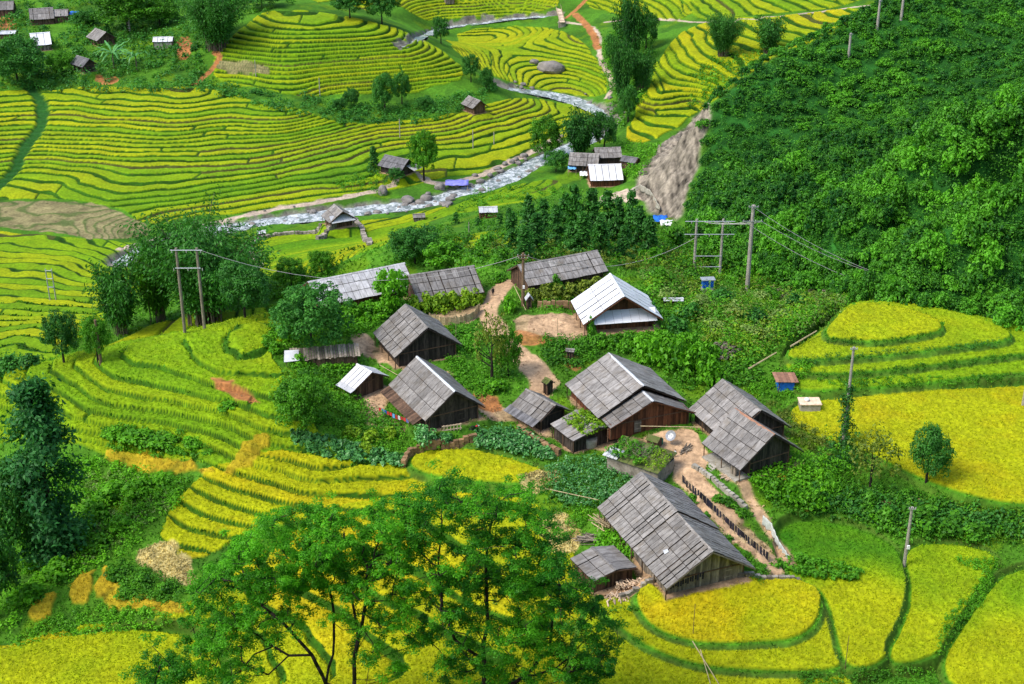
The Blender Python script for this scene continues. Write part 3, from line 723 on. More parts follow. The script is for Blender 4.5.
infr = (np.abs(gx_/np.maximum(gy_, 1)) < .47) & (gy_ > 122) & (gy_ < 600)
green = infr & (crop_ < .08) & (gc_[:, 1] > 1.5*gc_[:, 0]) & (gc_[:, 1] > .03)
ids = np.nonzero(green)[0]; ids = ids[(RNG.random(len(ids)) < .10) & (gy_[ids] < 290)]
blades('grass_tufts', 'grass tufts on the banks and open ground', ids, 2, np.clip(gy_/420., .3, .7), 1.75, .5, 1.2)
ids = np.nonzero(infr & (crop_ > .6) & (gy_ < 235))[0]; ids = ids[RNG.random(len(ids)) < .16]
blades('rice_plants', 'ripening rice plants standing in the near fields', ids, 2, .24, 1.45, .18, 1.0)

st_ = infr & (crop_ < .3) & (gc_[:, 0] > .18) & (gc_[:, 1] > .72*gc_[:, 0]) & (gc_[:, 1] < 1.1*gc_[:, 0]) & (gc_[:, 2] > .05) & (gy_ < 200)
ids = np.nonzero(st_)[0]; ids = ids[RNG.random(len(ids)) < .35]
blades('straw_stalks', 'cut straw lying on the harvested plots', ids, 2, .40, 1.5, .28, 2.2)

# ------------------------------------------------------------------ water, rocks
def water_material():
    m, N, L, B = nodes('river_water')
    tc = N.new('ShaderNodeTexCoord')
    n = N.new('ShaderNodeTexNoise'); n.inputs['Scale'].default_value = .55; n.inputs['Detail'].default_value = 5; n.inputs['Roughness'].default_value = .7; n.inputs['Distortion'].default_value = 1.2
    L.new(tc.outputs['Object'], n.inputs['Vector'])
    r = N.new('ShaderNodeValToRGB'); r.color_ramp.elements[0].position = .43; r.color_ramp.elements[1].position = .62
    r.color_ramp.elements[0].color = (.13, .16, .15, 1); r.color_ramp.elements[1].color = (.66, .69, .70, 1)
    L.new(n.outputs[0], r.inputs[0]); L.new(r.outputs[0], B.inputs['Base Color'])
    B.inputs['Roughness'].default_value = .35
    b = N.new('ShaderNodeBump'); b.inputs['Strength'].default_value = .6; b.inputs['Distance'].default_value = .3
    L.new(n.outputs[0], b.inputs['Height']); L.new(b.outputs[0], B.inputs['Normal'])
    return m
def ribbon(name, pl, hw, m):
    pl = chaikin(pl, 1, False)
    seg = np.r_[0, np.cumsum(np.hypot(*np.diff(pl, axis=0).T))]
    t = np.arange(0, seg[-1], 1.2); P = np.c_[np.interp(t, seg, pl[:, 0]), np.interp(t, seg, pl[:, 1])]
    T = np.gradient(P, axis=0); T /= np.linalg.norm(T, axis=1)[:, None]; Nn = np.c_[-T[:, 1], T[:, 0]]
    zc = base_fast(P[:, 0], P[:, 1]); k = np.ones(25)/25
    zc = np.convolve(np.pad(zc, 12, 'edge'), k, 'valid')-.62
    V = []; K = np.linspace(-1, 1, 15)
    for f in K:
        q = P+Nn*(f*(hw+.9)); V.append(np.c_[q, zc+.22*(vn(q[:, 0]/1.4, q[:, 1]/1.4, 90)-.5)+.1*RNG.random(len(q))])
    V = np.stack(V, 1); n, w = V.shape[:2]
    i = (np.arange(n-1)[:, None]*w+np.arange(w-1)[None]).ravel()
    o = link(name, np_mesh(name, V.reshape(-1, 3), np.stack([i, i+1, i+w+1, i+w], 1), mat=m, smooth=True)); tag(o, kind='structure')
WM = water_material()
ribbon('river', RIV, RW, WM); ribbon('river', RIV2, RW2, WM)

def rock_mesh(seed, sub=3):
    bm = bmesh.new(); bmesh.ops.create_icosphere(bm, subdivisions=sub, radius=1)
    r = np.random.default_rng(seed); pl = r.normal(size=(9, 3)); pl /= np.linalg.norm(pl, axis=1)[:, None]; dd = r.uniform(.6, .95, 9)
    V = np.array([v.co for v in bm.verts]); 
    for n, d in zip(pl, dd): V = V-np.outer(np.maximum(V@n-d, 0)*.85, n)
    V *= (1+.12*(vn(V[:, 0]*2+9, V[:, 1]*2+V[:, 2]*3+5, seed)-.5))[:, None]
    for v, c in zip(bm.verts, V): v.co = c
    me = bpy.data.meshes.new('boulder'); bm.to_mesh(me); bm.free()
    a = me.attributes.new('tone', 'FLOAT', 'POINT'); a.data.foreach_set('value', [.5]*len(me.vertices))
    me.materials.append(M['stone']); return me
ROCKS = [rock_mesh(s) for s in range(5)]
def rock(px, py, w, h, label, group=None, cat='boulder'):
    p = G(px, py); s = p[1]/FPX/math.cos(.3)
    o = link('boulder', ROCKS[random.randrange(5)], None, (p[0], p[1], p[2]+h*s*.15), random.uniform(0, 6))
    o.scale = (w*s*.55, w*s*.45, h*s*.6); return tag(o, label, cat, group)
rock(551, 70, 26, 13, 'large brown boulder standing in the terraced field beyond the river')
rock(534, 63, 10, 5, 'small flat rock left of the big boulder in the far rice field')
rock(383, 194, 11, 13, 'dark upright boulder on the river bank by the footpath')
for px, py, w, h in ((408,202,15,9),(420,205,12,8),(426,200,13,9),(413,207,9,6),(405,207,10,7),(440,189,11,9),(447,205,14,5)):
    rock(px, py, w, h, 'big grey boulder in the white river below the violet tarp', 'boulders in the river below the violet tarp')
for i in range(120):
    k = random.randrange(len(RIV)); k = min(max(k, 6), len(RIV)-8)
    q = RIV[k]+RNG.normal(size=2)*3.0; z = float(gz(*q))
    o = link('boulder', ROCKS[i % 5], None, (q[0], q[1], max(z, float(base_fast(*q))-.9)+.2), random.uniform(0, 6)); s = random.uniform(.35, 1.2)*random.uniform(.6, 1); o.scale = (s*1.3, s, s*.8)
    tag(o, 'small grey rock breaking the white water of the river', 'rock', 'small rocks along the river')
for px, py in ((512,163),(505,165),(516,160),(498,170),(480,182),(470,186),(524,157),(475,176),(490,176),(462,182),(455,186),(500,172)):
    rock(px, py, random.uniform(6, 10), random.uniform(4, 6), 'pale grey stone on the gravel bank right of the violet tarp', 'stones on the gravel bank', 'rock')

# ------------------------------------------------------------------ leaves
def unit(v): return v/(np.linalg.norm(v, axis=1)[:, None]+1e-9)
def leafquads(P, N, S, rng, asp=.55, T=None):
    n = len(P); N = unit(N)
    if T is None: T = rng.normal(size=(n, 3))
    T = unit(T-N*(T*N).sum(1)[:, None]); B = np.cross(N, T)
    S = np.broadcast_to(S, (n,))[:, None]; h = T*S*.5; w = B*S*.5*asp; d = N*S*.10
    V = np.stack([P-h-d, P+w+d, P+h-d, P-w+d], 1).reshape(-1, 3)
    return V
def quadsF(n): return np.arange(4*n).reshape(-1, 4)
def clump_leaves(C, R, nl, ls, rng, up=.7, tone=.5, tv=.35, sq=.8, inner=.45, asp=.6):
    """leaves round clump centres C with radii R"""
    n = len(C); C = np.repeat(C, nl, 0); r = np.repeat(np.broadcast_to(R, (n,)), nl)
    d = unit(rng.normal(size=(n*nl, 3))+np.array([0, 0, .35]))
    rad = inner+(1-inner)*rng.random(n*nl)**.6
    P = C+d*(r*rad)[:, None]*np.array([1, 1, sq])
    Nn = d*.8+np.array([0, 0, up])+rng.normal(size=(n*nl, 3))*.45
    S = ls*(.7+.6*rng.random(n*nl))
    tc = np.repeat(np.broadcast_to(tone, (n,))+tv*(rng.random(n)-.5), nl)
    t = np.clip(tc+.45*(rng.random(n*nl)-.5), 0, 1)
    return leafquads(P, Nn, S, rng, asp), np.repeat(t, 4)
def leaf_mesh(name, parts, mt):
    V = np.concatenate([p[0] for p in parts]); t = np.concatenate([p[1] for p in parts])
    return np_mesh(name, V, quadsF(len(V)//4), t, mt)

def dome(rng, n, rx, ry, rz, lo=.45, flat=-.15):
    d = unit(rng.normal(size=(n*3, 3))); d = d[d[:, 2] > flat][:n]; r = lo+(1-lo)*rng.random(len(d))**.5
    return d*r[:, None]*np.array([rx, ry, rz])

def bush_mesh(seed, mt, nc=26, nl=26, ls=.28, cr=.42, h=.9, tone=.5, up=.7):
    """bush of unit radius standing on z = 0"""
    rng = np.random.default_rng(seed)
    C = dome(rng, nc, .75, .75, h*.8)+np.array([0, 0, h*.30]); C[:, :2] *= 1+.25*rng.normal(size=(len(C), 1))
    tn = tone+.25*(C[:, 2]/h-.5)*0+rng.uniform(-.2, .2, len(C))
    return leaf_mesh('bush', [clump_leaves(C, cr*rng.uniform(.6, 1.15, len(C)), nl, ls, rng, up, tn)], LM[mt])
def crown_round(seed, mt, nc=46, nl=34, ls=.17, cr=.30, rz=.8, z0=.95, tone=.5):
    """crown of unit radius round a centre at height z0"""
    rng = np.random.default_rng(seed)
    C = dome(rng, nc, .85, .85, rz, .35, -.6)+np.array([0, 0, z0]); C += rng.normal(size=C.shape)*.08
    return leaf_mesh('crown', [clump_leaves(C, cr*rng.uniform(.5, 1.2, len(C)), nl, ls, rng, .6, tone)], LM[mt])
def crown_column(seed, mt, n=1500, ls=.16, cone=1.0, tone=.45, r0=.26, z0=.12):
    """conical or columnar crown, unit height"""
    rng = np.random.default_rng(seed)
    nb = 46; h = np.sort(rng.random(nb))**.85; a = rng.random(nb)*6.28
    rad = r0*((1-h)**.8*cone+(1-cone)*.75*np.sqrt(np.maximum(.02, 1-(2*h-.85)**2*.9)))+.025
    P = []; Nn = []; tt = []
    for i in range(nb):
        k = n//nb; f = rng.random(k)**.7; z = z0+(1-z0)*h[i]
        dx, dy = math.cos(a[i]), math.sin(a[i])
        q = np.c_[dx*rad[i]*f, dy*rad[i]*f, z-.10*f*rad[i]/r0+0*f]+rng.normal(size=(k, 3))*np.array([.035, .035, .022])
        P.append(q); Nn.append(np.c_[np.full(k, dx*.6), np.full(k, dy*.6), np.full(k, .7)]+rng.normal(size=(k, 3))*.5); tt.append(np.full(k, tone+.3*(rng.random()-.5)))
    P = np.concatenate(P); Nn = np.concatenate(Nn); t = np.clip(np.concatenate(tt)+.35*(rng.random(len(P))-.5), 0, 1)
    return np_mesh('crown', leafquads(P, Nn, ls*(.25+.35*rng.random(len(P))), rng, .5), quadsF(len(P)), np.repeat(t, 4), LM[mt])
def bamboo_mesh(seed, mt, nculm=34, leaves=110, ls=.085, spread=.55, tone=.45):
    """bamboo: arching culms with drooping sprays, unit height; returns stem and leaf meshes"""
    rng = np.random.default_rng(seed); P = []; Nn = []; T = []; tt = []; b = MB()
    for i in range(nculm):
        a = rng.random()*6.28; lean = spread*(.15+.85*rng.random()); H = rng.uniform(.62, 1.0)
        bx, by = .07*rng.normal(size=2); dx, dy = math.cos(a), math.sin(a)
        t = np.linspace(0, 1, 9); droop = .16*rng.random()
        c = np.c_[bx+dx*lean*t**1.9, by+dy*lean*t**1.9, H*(t-droop*t**3)]
        b.tube(c, [.007*(1-.8*q) for q in t], 4, rng.random())
        u = .30+.70*rng.random(leaves); s = np.stack([np.interp(u, t, c[:, k]) for k in range(3)], 1)
        off = rng.normal(size=(leaves, 3))*np.array([.055, .055, .045]); off[:, 2] -= .03
        P.append(s+off); Nn.append(rng.normal(size=(leaves, 3))*.6+np.array([dx*.3, dy*.3, .6])); T.append(off*np.array([1, 1, .4])+np.array([dx*.04, dy*.04, -.06]))
        tt.append(np.full(leaves, tone+.35*(rng.random()-.5)))
    P = np.concatenate(P); Nn = np.concatenate(Nn); T = np.concatenate(T); t = np.clip(np.concatenate(tt)+.4*(rng.random(len(P))-.5), 0, 1)
    me = np_mesh('crown', leafquads(P, Nn, ls*(.7+.6*rng.random(len(P))), rng, .42, T), quadsF(len(P)), np.repeat(t, 4), LM[mt])
    sm = bpy.data.meshes.new('trunk'); sm.from_pydata(b.V, [], b.F)
    at = sm.attributes.new('tone', 'FLOAT', 'POINT'); at.data.foreach_set('value', b.T); sm.materials.append(M['bark_pale'])
    return sm, me
def trunk_mesh(seed, h, r, limbs=6, spread=.55, mt='bark'):
    rng = np.random.default_rng(seed); b = MB()
    bend = rng.normal(size=2)*.05*h; top = Vector((bend[0], bend[1], h))
    pts = [Vector((bend[0]*t*t, bend[1]*t*t, h*t-.3*(t == 0))) for t in (0, .2, .4, .6, .8, 1)]
    b.tube(pts, [r*(1-.8*t) for t in (0, .2, .4, .6, .8, 1)], 7, .5)
    for i in range(limbs):
        t = rng.uniform(.35, .9); p = Vector((bend[0]*t*t, bend[1]*t*t, h*t)); a = rng.random()*6.28; L = spread*h*rng.uniform(.5, 1)*(1.2-t)
        q = p+Vector((math.cos(a)*L, math.sin(a)*L, L*.7)); m = p.lerp(q, .5)+Vector((0, 0, -.08*L))
        b.tube([p, m, q], [r*.45*(1-t*.5), r*.3, r*.1], 5, rng.random())
    me = bpy.data.meshes.new('trunk'); me.from_pydata(b.V, [], b.F)
    at = me.attributes.new('tone', 'FLOAT', 'POINT'); at.data.foreach_set('value', b.T); me.materials.append(M[mt]); return me

CRF = {mt: [crown_round(150+i, mt, 110, 90, .075, .22) for i in range(2)] for mt in ('mid', 'dark')}
CR = {}
for mt in ('mid', 'dark', 'forest', 'bright', 'olive'):
    CR[mt] = [crown_round(100+i, mt) if mt != 'olive' else crown_round(100+i, mt, 60, 14, .11, .24) for i in range(3)]
CC = [crown_column(200+i, 'dark', 1700, cone=1.0, r0=.24) for i in range(4)]
CCOL = [crown_column(210+i, 'deep', 13000, ls=.062, cone=.15, r0=.21, z0=.03, tone=.35) for i in range(2)]
BB = [bamboo_mesh(220, 'dark', 80, 420, .034, .62), bamboo_mesh(221, 'dark', 40, 220, .055, .5), bamboo_mesh(222, 'mid', 36, 200, .06, .5)]
TRK = [trunk_mesh(300+i, 1.0, .045) for i in range(3)]
CTRK = [trunk_mesh(310+i, .93, .022, 0) for i in range(2)]

def standing(px, py, top):
    p = G(px, py); return p, top_z(p[1], top)-p[2]
def tree(px, py, top, wpx, label, kind='round', mt='mid', group=None, name='tree', v=None):
    """a tree by the pixel of its foot, the row of its top and its width"""
    p, h = standing(px, py, top); r = wpx*p[1]/FPX/math.cos(.4)/2
    v = random.randrange(100) if v is None else v
    o = empty(name, p, random.uniform(0, 6.28), label, 'tree', group)
    if kind == 'round':
        rr = max(r, .3); zs = (h/1.75)
        c = link('crown', CRF[mt][v % 2] if (r > 2.2 and mt in CRF) else CR[mt][v % 3], o); c.scale = (rr, rr, zs)
        t = link('trunk', TRK[v % 3], o); t.scale = (h*.55, h*.55, h*.62)
    elif kind == 'cone':
        c = link('crown', CC[v % 4], o); c.scale = (r/.26, r/.26, h); t = link('trunk', CTRK[v % 2], o); t.scale = (h, h, h)
    elif kind == 'column':
        c = link('crown', CCOL[v % 2], o); c.scale = (r/.21, r/.21, h); t = link('trunk', CTRK[v % 2], o); t.scale = (h, h, h)
    elif kind == 'bamboo':
        sm, lm = BB[v % 3] if v < 100 else BB[0]; k = r/.5
        c = link('crown', lm, o); c.scale = (k, k, h*1.08); t = link('trunk', sm, o); t.scale = (k, k, h*1.08)
    return o
BUSH = {mt: [bush_mesh(400+i+7*j, mt) for i in range(3)] for j, mt in enumerate(LM)}
def bush(px, py, wpx, hpx, label, mt='mid', group=None, cat='bush', name='bush'):
    p = G(px, py); s = p[1]/FPX
    o = link(name, BUSH[mt][random.randrange(3)], None, p-np.array([0, 0, .15]), random.uniform(0, 6.28))
    o.scale = (wpx*s*.5, wpx*s*.5, hpx*s*.75); return tag(o, label, cat, group)

# ---- the steep wooded hill: the largest bushes one by one, the rest as one mass
FOR = [(711,110),(745,78),(790,52),(850,26),(890,4),(940,-14),(1045,-14),(1045,330),(1010,326),(960,308),(900,298),(850,292),(800,284),(765,270),(735,252),(698,234),(695,200),(706,150)]
def pix_in(poly, n, rng=RNG):
    P = np.array(poly, float); lo, hi = P.min(0), P.max(0); out = []
    while len(out) < n:
        q = lo+(hi-lo)*rng.random((n*2, 2)); out += list(q[sdist(q[:, 0], q[:, 1], P) > 0])
    return np.array(out[:n])
def forest():
    P2 = GB(FOR); lo, hi = P2.min(0)-6, P2.max(0)+6
    # jittered grid over the slope itself, so it stays closed from the side as well
    xs, ys = np.meshgrid(np.arange(lo[0], hi[0]+25, 3.1), np.arange(lo[1], hi[1]+25, 3.2))
    q = np.c_[xs.ravel(), ys.ravel()]+RNG.uniform(-1.7, 1.7, (xs.size, 2))
    w = np.c_[q, gz(q[:, 0], q[:, 1])]
    d = w@FW; sx = 512+FPX*w[:, 0]/d; sy = 342-FPX*(w@UP)/d
    inside = sdist(sx, sy, np.array(FOR, float)) > -4
    far = sdist(q[:, 0], q[:, 1], P2) > -3
    keep = inside | (far & (sx > 700)) | ((sx > 1020) & (sx < 1150) & (sy < 330))
    w = w[keep]; sx = sx[keep]; sy = sy[keep]
    big = fbm(w[:, 0], w[:, 1], 20, 2, 60)
    inview = (sx > 0) & (sx < 1030) & (sy > -8)
    order = np.argsort(w[:, 1]+30*RNG.random(len(w))); order = [i for i in order if inview[i]]
    ind = set(order[:185])
    lab = 'leafy green bush in the thick growth on the steep wooded hill'
    grp = 'bushes of the steep wooded hill'
    fb = [bush_mesh(700+i, 'forest', 46, 24, .165, .25, 1.05, .18+.155*i) for i in range(6)]
    V = []; T = []; tmpl = []
    for i in range(6):
        me = fb[i]; a = np.empty(len(me.vertices)*3, np.float32); me.vertices.foreach_get('co', a); t = np.empty(len(me.vertices), np.float32); me.attributes['tone'].data.foreach_get('value', t); tmpl.append((a.reshape(-1, 3), t))
    for i in range(len(w)):
        s = random.uniform(1.9, 3.3)*(1.15 if big[i] > .1 else 1); hz = s*random.uniform(.9, 1.6)
        if w[i, 1] > 315: s *= .72; hz *= .50
        a = random.uniform(0, 6.28)
        k = min(5, max(0, int(1.3+(1.6 if w[i, 1] < 270 else 0)+3.0*big[i]+random.gauss(0, 1.2))))
        if i in ind:
            o = link('bush', fb[k], None, (w[i, 0], w[i, 1], w[i, 2]-.4), a); o.scale = (s, s, hz); tag(o, lab, 'bush', grp)
        else:
            v, t = tmpl[k]
            if w[i, 1] > 330 or not inview[i]: v = v.reshape(-1, 4, 3)[::2]; c = v.mean(1, keepdims=True); v = ((v-c)*1.4+c).reshape(-1, 3); t = t.reshape(-1, 4)[::2].ravel()
            ca, sa = math.cos(a), math.sin(a)
            V.append(np.c_[(v[:, 0]*ca-v[:, 1]*sa)*s+w[i, 0], (v[:, 0]*sa+v[:, 1]*ca)*s+w[i, 1], v[:, 2]*hz+w[i, 2]-.4]); T.append(t)
    V = np.concatenate(V); T = np.concatenate(T)
    o = link('hillside_forest', np_mesh('hillside_forest', V, quadsF(len(V)//4), T, LM['forest']))
    tag(o, 'mass of leafy bushes covering the upper part of the steep wooded hill', 'forest', None, 'stuff')
    print('forest', len(w), 'faces', len(V)//4)
forest()

# ---- undergrowth: low uncountable greenery on banks and between the houses
UND = []
def undergrowth(poly, n, r, mt, nl=26, ls=None, tone=.5, hmul=.8):
    q = pix_in(poly, n); p = G(q[:, 0], q[:, 1])
    k = fbm(p[:, 0], p[:, 1], 6, 2, 71)
    R = r*(.55+.9*RNG.random(n)); p[:, 2] += R*.35
    UND.append((mt, clump_leaves(p, R, nl, ls or r*.42, RNG, .7, np.clip(tone+.35*k, .1, .9), .3, hmul, .3)))
U = undergrowth
U([(640,262),(700,244),(770,286),(850,292),(852,304),(800,335),(752,368),(712,372),(680,350),(664,322),(640,290)], 420, 1.1, 'mid', tone=.62)
U([(700,292),(790,296),(850,296),(845,310),(795,335),(750,362),(700,345)], 330, .75, 'lime', tone=.35)
U([(760,292),(850,292),(850,306),(800,312)], 90, .5, 'olive', tone=.7)
U([(640,262),(690,270),(700,290),(650,290)], 90, .9, 'olive', tone=.6)
U([(428,335),(470,322),(500,346),(512,378),(480,402),(462,390),(440,352)], 220, .9, 'mid', tone=.6)
U([(545,338),(600,340),(640,340),(662,330),(700,372),(690,395),(640,358),(606,350),(580,366),(560,372),(540,356)], 260, 1.0, 'mid', tone=.45)
U([(536,278),(604,272),(594,308),(540,312)], 130, .8, 'bright', tone=.4)
U([(536,274),(604,268),(600,284),(540,290)], 60, .8, 'olive', tone=.6)
U([(398,232),(470,226),(500,216),(520,200),(560,210),(640,212),(690,236),(690,270),(612,266),(602,256),(500,268),(470,266),(400,262)], 420, 1.5, 'mid', tone=.35)
U([(560,238),(640,238),(680,262),(640,272),(600,262)], 130, 1.1, 'olive', tone=.55)
U([(262,336),(290,318),(350,300),(400,296),(430,300),(380,322),(360,336),(300,345),(270,352)], 230, .9, 'bright', tone=.55)
U([(405,280),(478,278),(478,300),(430,308),(402,305)], 130, .8, 'lime', tone=.5)
U([(285,372),(330,360),(350,376),(352,392),(372,408),(400,420),(400,440),(340,430),(300,420),(272,400)], 260, .9, 'mid', tone=.5)
U([(350,415),(400,420),(412,440),(440,448),(400,455),(330,438)], 120, .7, 'bright', tone=.5)
U([(770,470),(840,478),(900,492),(980,508),(1030,512),(1030,546),(990,546),(940,540),(890,538),(850,520),(775,514)], 420, 1.0, 'mid', tone=.42)
U([(700,288),(760,290),(850,296),(845,312),(800,335),(745,345),(705,335)], 260, .8, 'pale', 24, .42, .5)
U([(640,268),(690,276),(700,290),(650,296)], 50, .9, 'pale', 24, .45, .4)
U([(765,288),(850,293),(850,302),(770,300)], 45, .55, 'dry', 20, .4, .7)
U([(795,357),(850,354),(950,345),(1010,339),(1010,345),(950,351),(850,361),(795,365)], 130, .42, 'dark', tone=.5)
U([(788,371),(841,372),(958,360),(1030,352),(1030,358),(958,367),(841,379),(788,379)], 140, .42, 'mid', tone=.25)
U([(826,337),(880,340),(940,331),(945,336),(880,346),(824,343)], 70, .35, 'mid', tone=.25)
U([(800,490),(880,498),(960,510),(1030,518),(1030,540),(940,536),(850,518)], 170, 1.3, 'dark', tone=.4)
U([(880,500),(960,505),(1030,515),(1030,545),(900,535)], 120, .8, 'lime', tone=.25)
U([(60,458),(110,462),(180,478),(185,500),(150,530),(120,560),(60,585),(0,640),(-20,640),(-20,560),(40,520)], 420, 1.0, 'bright', tone=.75)
U([(90,470),(185,484),(170,510),(120,545),(70,575),(80,520)], 170, .7, 'pale', 22, .35, .3)
U([(110,470),(190,480),(180,500),(130,520)], 130, .9, 'bright', tone=.5)
U([(108,565),(130,560),(170,580),(195,592),(170,604),(120,598)], 150, .7, 'mid', tone=.45)
U([(60,612),(110,605),(190,618),(160,630),(60,640),(0,650)], 170, .7, 'bright', tone=.6)
U([(100,425),(180,432),(215,455),(160,458),(110,450)], 160, .8, 'bright', tone=.3)
U([(0,64),(60,82),(110,80),(210,80),(262,94),(330,112),(330,122),(262,108),(210,92),(110,92),(60,92),(0,90)], 200, 1.8, 'dark', tone=.5)
U([(300,95),(345,104),(400,108),(470,92),(500,84),(482,106),(420,124),(340,126)], 220, 1.7, 'dark', tone=.55)
U(FOR, 3000, 1.25, 'forest', 24, .42, .25)  # low leaf tone paints shade into the gaps between the hill bushes
for _m, _n, _t in (('lime', 60, .5), ('olive', 50, .6), ('mid', 60, .6), ('bright', 50, .5)): U([(640,262),(700,250),(770,290),(850,292),(852,304),(800,335),(752,364),(712,366),(680,346),(664,322),(640,290)], _n, 1.9, _m, 46, .5, _t)
U([(-20,-15),(210,-15),(215,40),(200,78),(110,78),(60,80),(-20,75)], 330, 1.8, 'mid', tone=.3)
U([(-20,-15),(210,-15),(215,40),(200,78),(110,78),(60,80),(-20,75)], 520, 2.2, 'dark', tone=.45)
U([(240,0),(300,-8),(300,8),(240,20)], 30, 1.6, 'mid', tone=.5)
U([(604,34),(645,24),(655,60),(645,98),(622,130),(606,128),(612,100),(600,60)], 260, 1.8, 'mid', tone=.42)
U([(690,75),(730,50),(770,48),(760,66),(715,100),(690,110)], 90, 1.5, 'mid', tone=.5)
U([(600,140),(660,146),(640,180),(626,176),(626,156)], 90, 1.4, 'bright', tone=.45)
U([(330,180),(372,170),(400,184),(380,196),(340,190)], 60, 1.0, 'mid', tone=.4)
U([(250,280),(330,272),(330,300),(270,320),(262,300)], 120, 1.4, 'mid', tone=.4)
U([(390,262),(420,236),(460,246),(480,264),(400,266)], 110, 1.3, 'mid', tone=.4)
U([(540,480),(600,478),(600,505),(560,515),(545,505)], 120, .7, 'mid', tone=.45)
U([(600,500),(580,530),(560,545),(570,515)], 60, .6, 'bright', tone=.5)
U([(680,498),(720,530),(770,575),(760,585),(700,535)], 110, .55, 'mid', tone=.55)
U([(815,360),(790,400),(745,395),(770,372)], 110, .7, 'bright', tone=.45)
U([(770,400),(800,420),(840,448),(838,465),(790,440),(765,415)], 130, .7, 'olive', tone=.5)
U([(955,560),(1000,560),(985,600),(950,640),(935,660),(945,620),(985,575)], 170, .55, 'bright', tone=.35)
U([(800,672),(930,668),(940,690),(800,690)], 130, .55, 'mid', tone=.45)
U([(140,236),(170,252),(160,285),(120,300),(100,330),(60,352),(70,335),(120,285)], 120, 1.3, 'mid', tone=.45)
U([(-20,352),(25,358),(15,378),(-20,380)], 40, 1.4, 'dark', tone=.5)
U([(790,372),(850,392),(902,388),(1030,382),(1030,374),(907,376),(846,380),(800,378)], 170, .5, 'bright', tone=.2)
U([(480,186),(600,190),(640,205),(560,206),(520,200),(500,212),(470,224),(440,226)], 120, 1.2, 'mid', tone=.55)
U([(330,296),(400,282),(402,296),(340,310)], 90, 1.1, 'bright', tone=.5)
U([(410,298),(480,288),(482,300),(415,306)], 90, .9, 'lime', tone=.4)
U([(532,284),(604,272),(606,284),(536,294)], 110, 1.0, 'olive', tone=.6)
U([(615,338),(660,332),(664,342),(620,350)], 60, .9, 'bright', tone=.4)
U([(460,250),(520,236),(560,232),(600,236),(660,240),(600,262),(520,268)], 160, 1.2, 'olive', tone=.45)
U([(475,600),(640,606),(640,616),(475,612)], 40, .6, 'mid', tone=.4)
for mt in sorted({u[0] for u in UND}):
    o = link('undergrowth', leaf_mesh('undergrowth', [u[1] for u in UND if u[0] == mt], LM[mt]))
    tag(o, 'low green undergrowth of the banks and gaps between houses', 'undergrowth', None, 'stuff')

# ------------------------------------------------------------------ trees one by one
def fg_tree(label, base, Y, stems, crowns, seed, nl=340, ls=.235, rc=(.9, 1.6), mt='near'):
    rng = np.random.default_rng(seed)
    z0 = float(gz(base, Y)); o = empty('tall_tree', (base, Y, z0), 0, label, 'tree')
    P = [np.array([base, Y, z0-.4])]; par = [-1]
    ids = {}
    for st in stems:
        last = 0
        for j, (px, py, dy) in enumerate(st):
            if (px, py) in ids: last = ids[(px, py)]; continue
            d = rays(float(px), float(py)); q = d*((Y+dy)/d[1])
            n = 3
            a = P[last]
            for i in range(1, n+1):
                m = a+(q-a)*i/n+(rng.normal(size=3)*.12 if i < n else 0)
                P.append(m); par.append(last if i == 1 else len(P)-2)
            last = len(P)-1; ids[(px, py)] = last
    C = []
    for poly, n in crowns:
        q = pix_in(poly, n, rng); d = rays(q[:, 0], q[:, 1])
        C.append(d*((Y+rng.normal(size=n)*3.0)/d[:, 1])[:, None])
    C = np.concatenate(C)
    PP = np.array(P); dm = np.array([np.min(np.linalg.norm(PP-c, axis=1)) for c in C]); C = C[np.argsort(dm)]
    for c in C:
        A = np.array(P); d = np.linalg.norm(A-c, axis=1)+1.3*np.maximum(0, A[:, 2]-c[2]+.2); d[:4] += 6
        k = int(np.argmin(d)); a = A[k]
        mid = a+(c-a)*.5+rng.normal(size=3)*.12*np.linalg.norm(c-a)+np.array([0, 0, -.08*np.linalg.norm(c-a)])
        P.append(mid); par.append(k); P.append(c-np.array([0, 0, .2])); par.append(len(P)-2)
    n = len(P); r = np.zeros(n); ex = 2.35
    ch = [[] for _ in range(n)]
    for i in range(1, n): ch[par[i]].append(i)
    for i in range(n-1, -1, -1): r[i] = max(.035, sum(r[k]**ex for k in ch[i])**(1/ex))
    b = MB()
    for i in range(1, n):
        p0, p1 = P[par[i]], P[i]; b.tube([p0-P[0]+np.array([0, 0, -.4]), p1-P[0]+np.array([0, 0, -.4])], [r[i]*1.08, r[i]], 6, .4+.2*rng.random())
    b.build('trunk', M['bark'], o, smooth=True)
    Cl = C-np.array([base, Y, z0]); R = rng.uniform(*rc, len(C))
    sub = Cl[:, None]+rng.normal(size=(len(C), 4, 3))*(R[:, None, None]*np.array([.55, .55, .32])); sub = sub.reshape(-1, 3)
    tone = np.clip(.45+.5*fbm(sub[:, 0], sub[:, 2], 4, 2, seed)+.15*rng.normal(size=len(sub)), .05, .95)
    lv = clump_leaves(sub, np.repeat(R, 4)*.55, nl//4, ls, rng, .9, tone, .2, .55, .15, .55)
    link('crown', leaf_mesh('crown', [lv], LM[mt]), o)
    return o
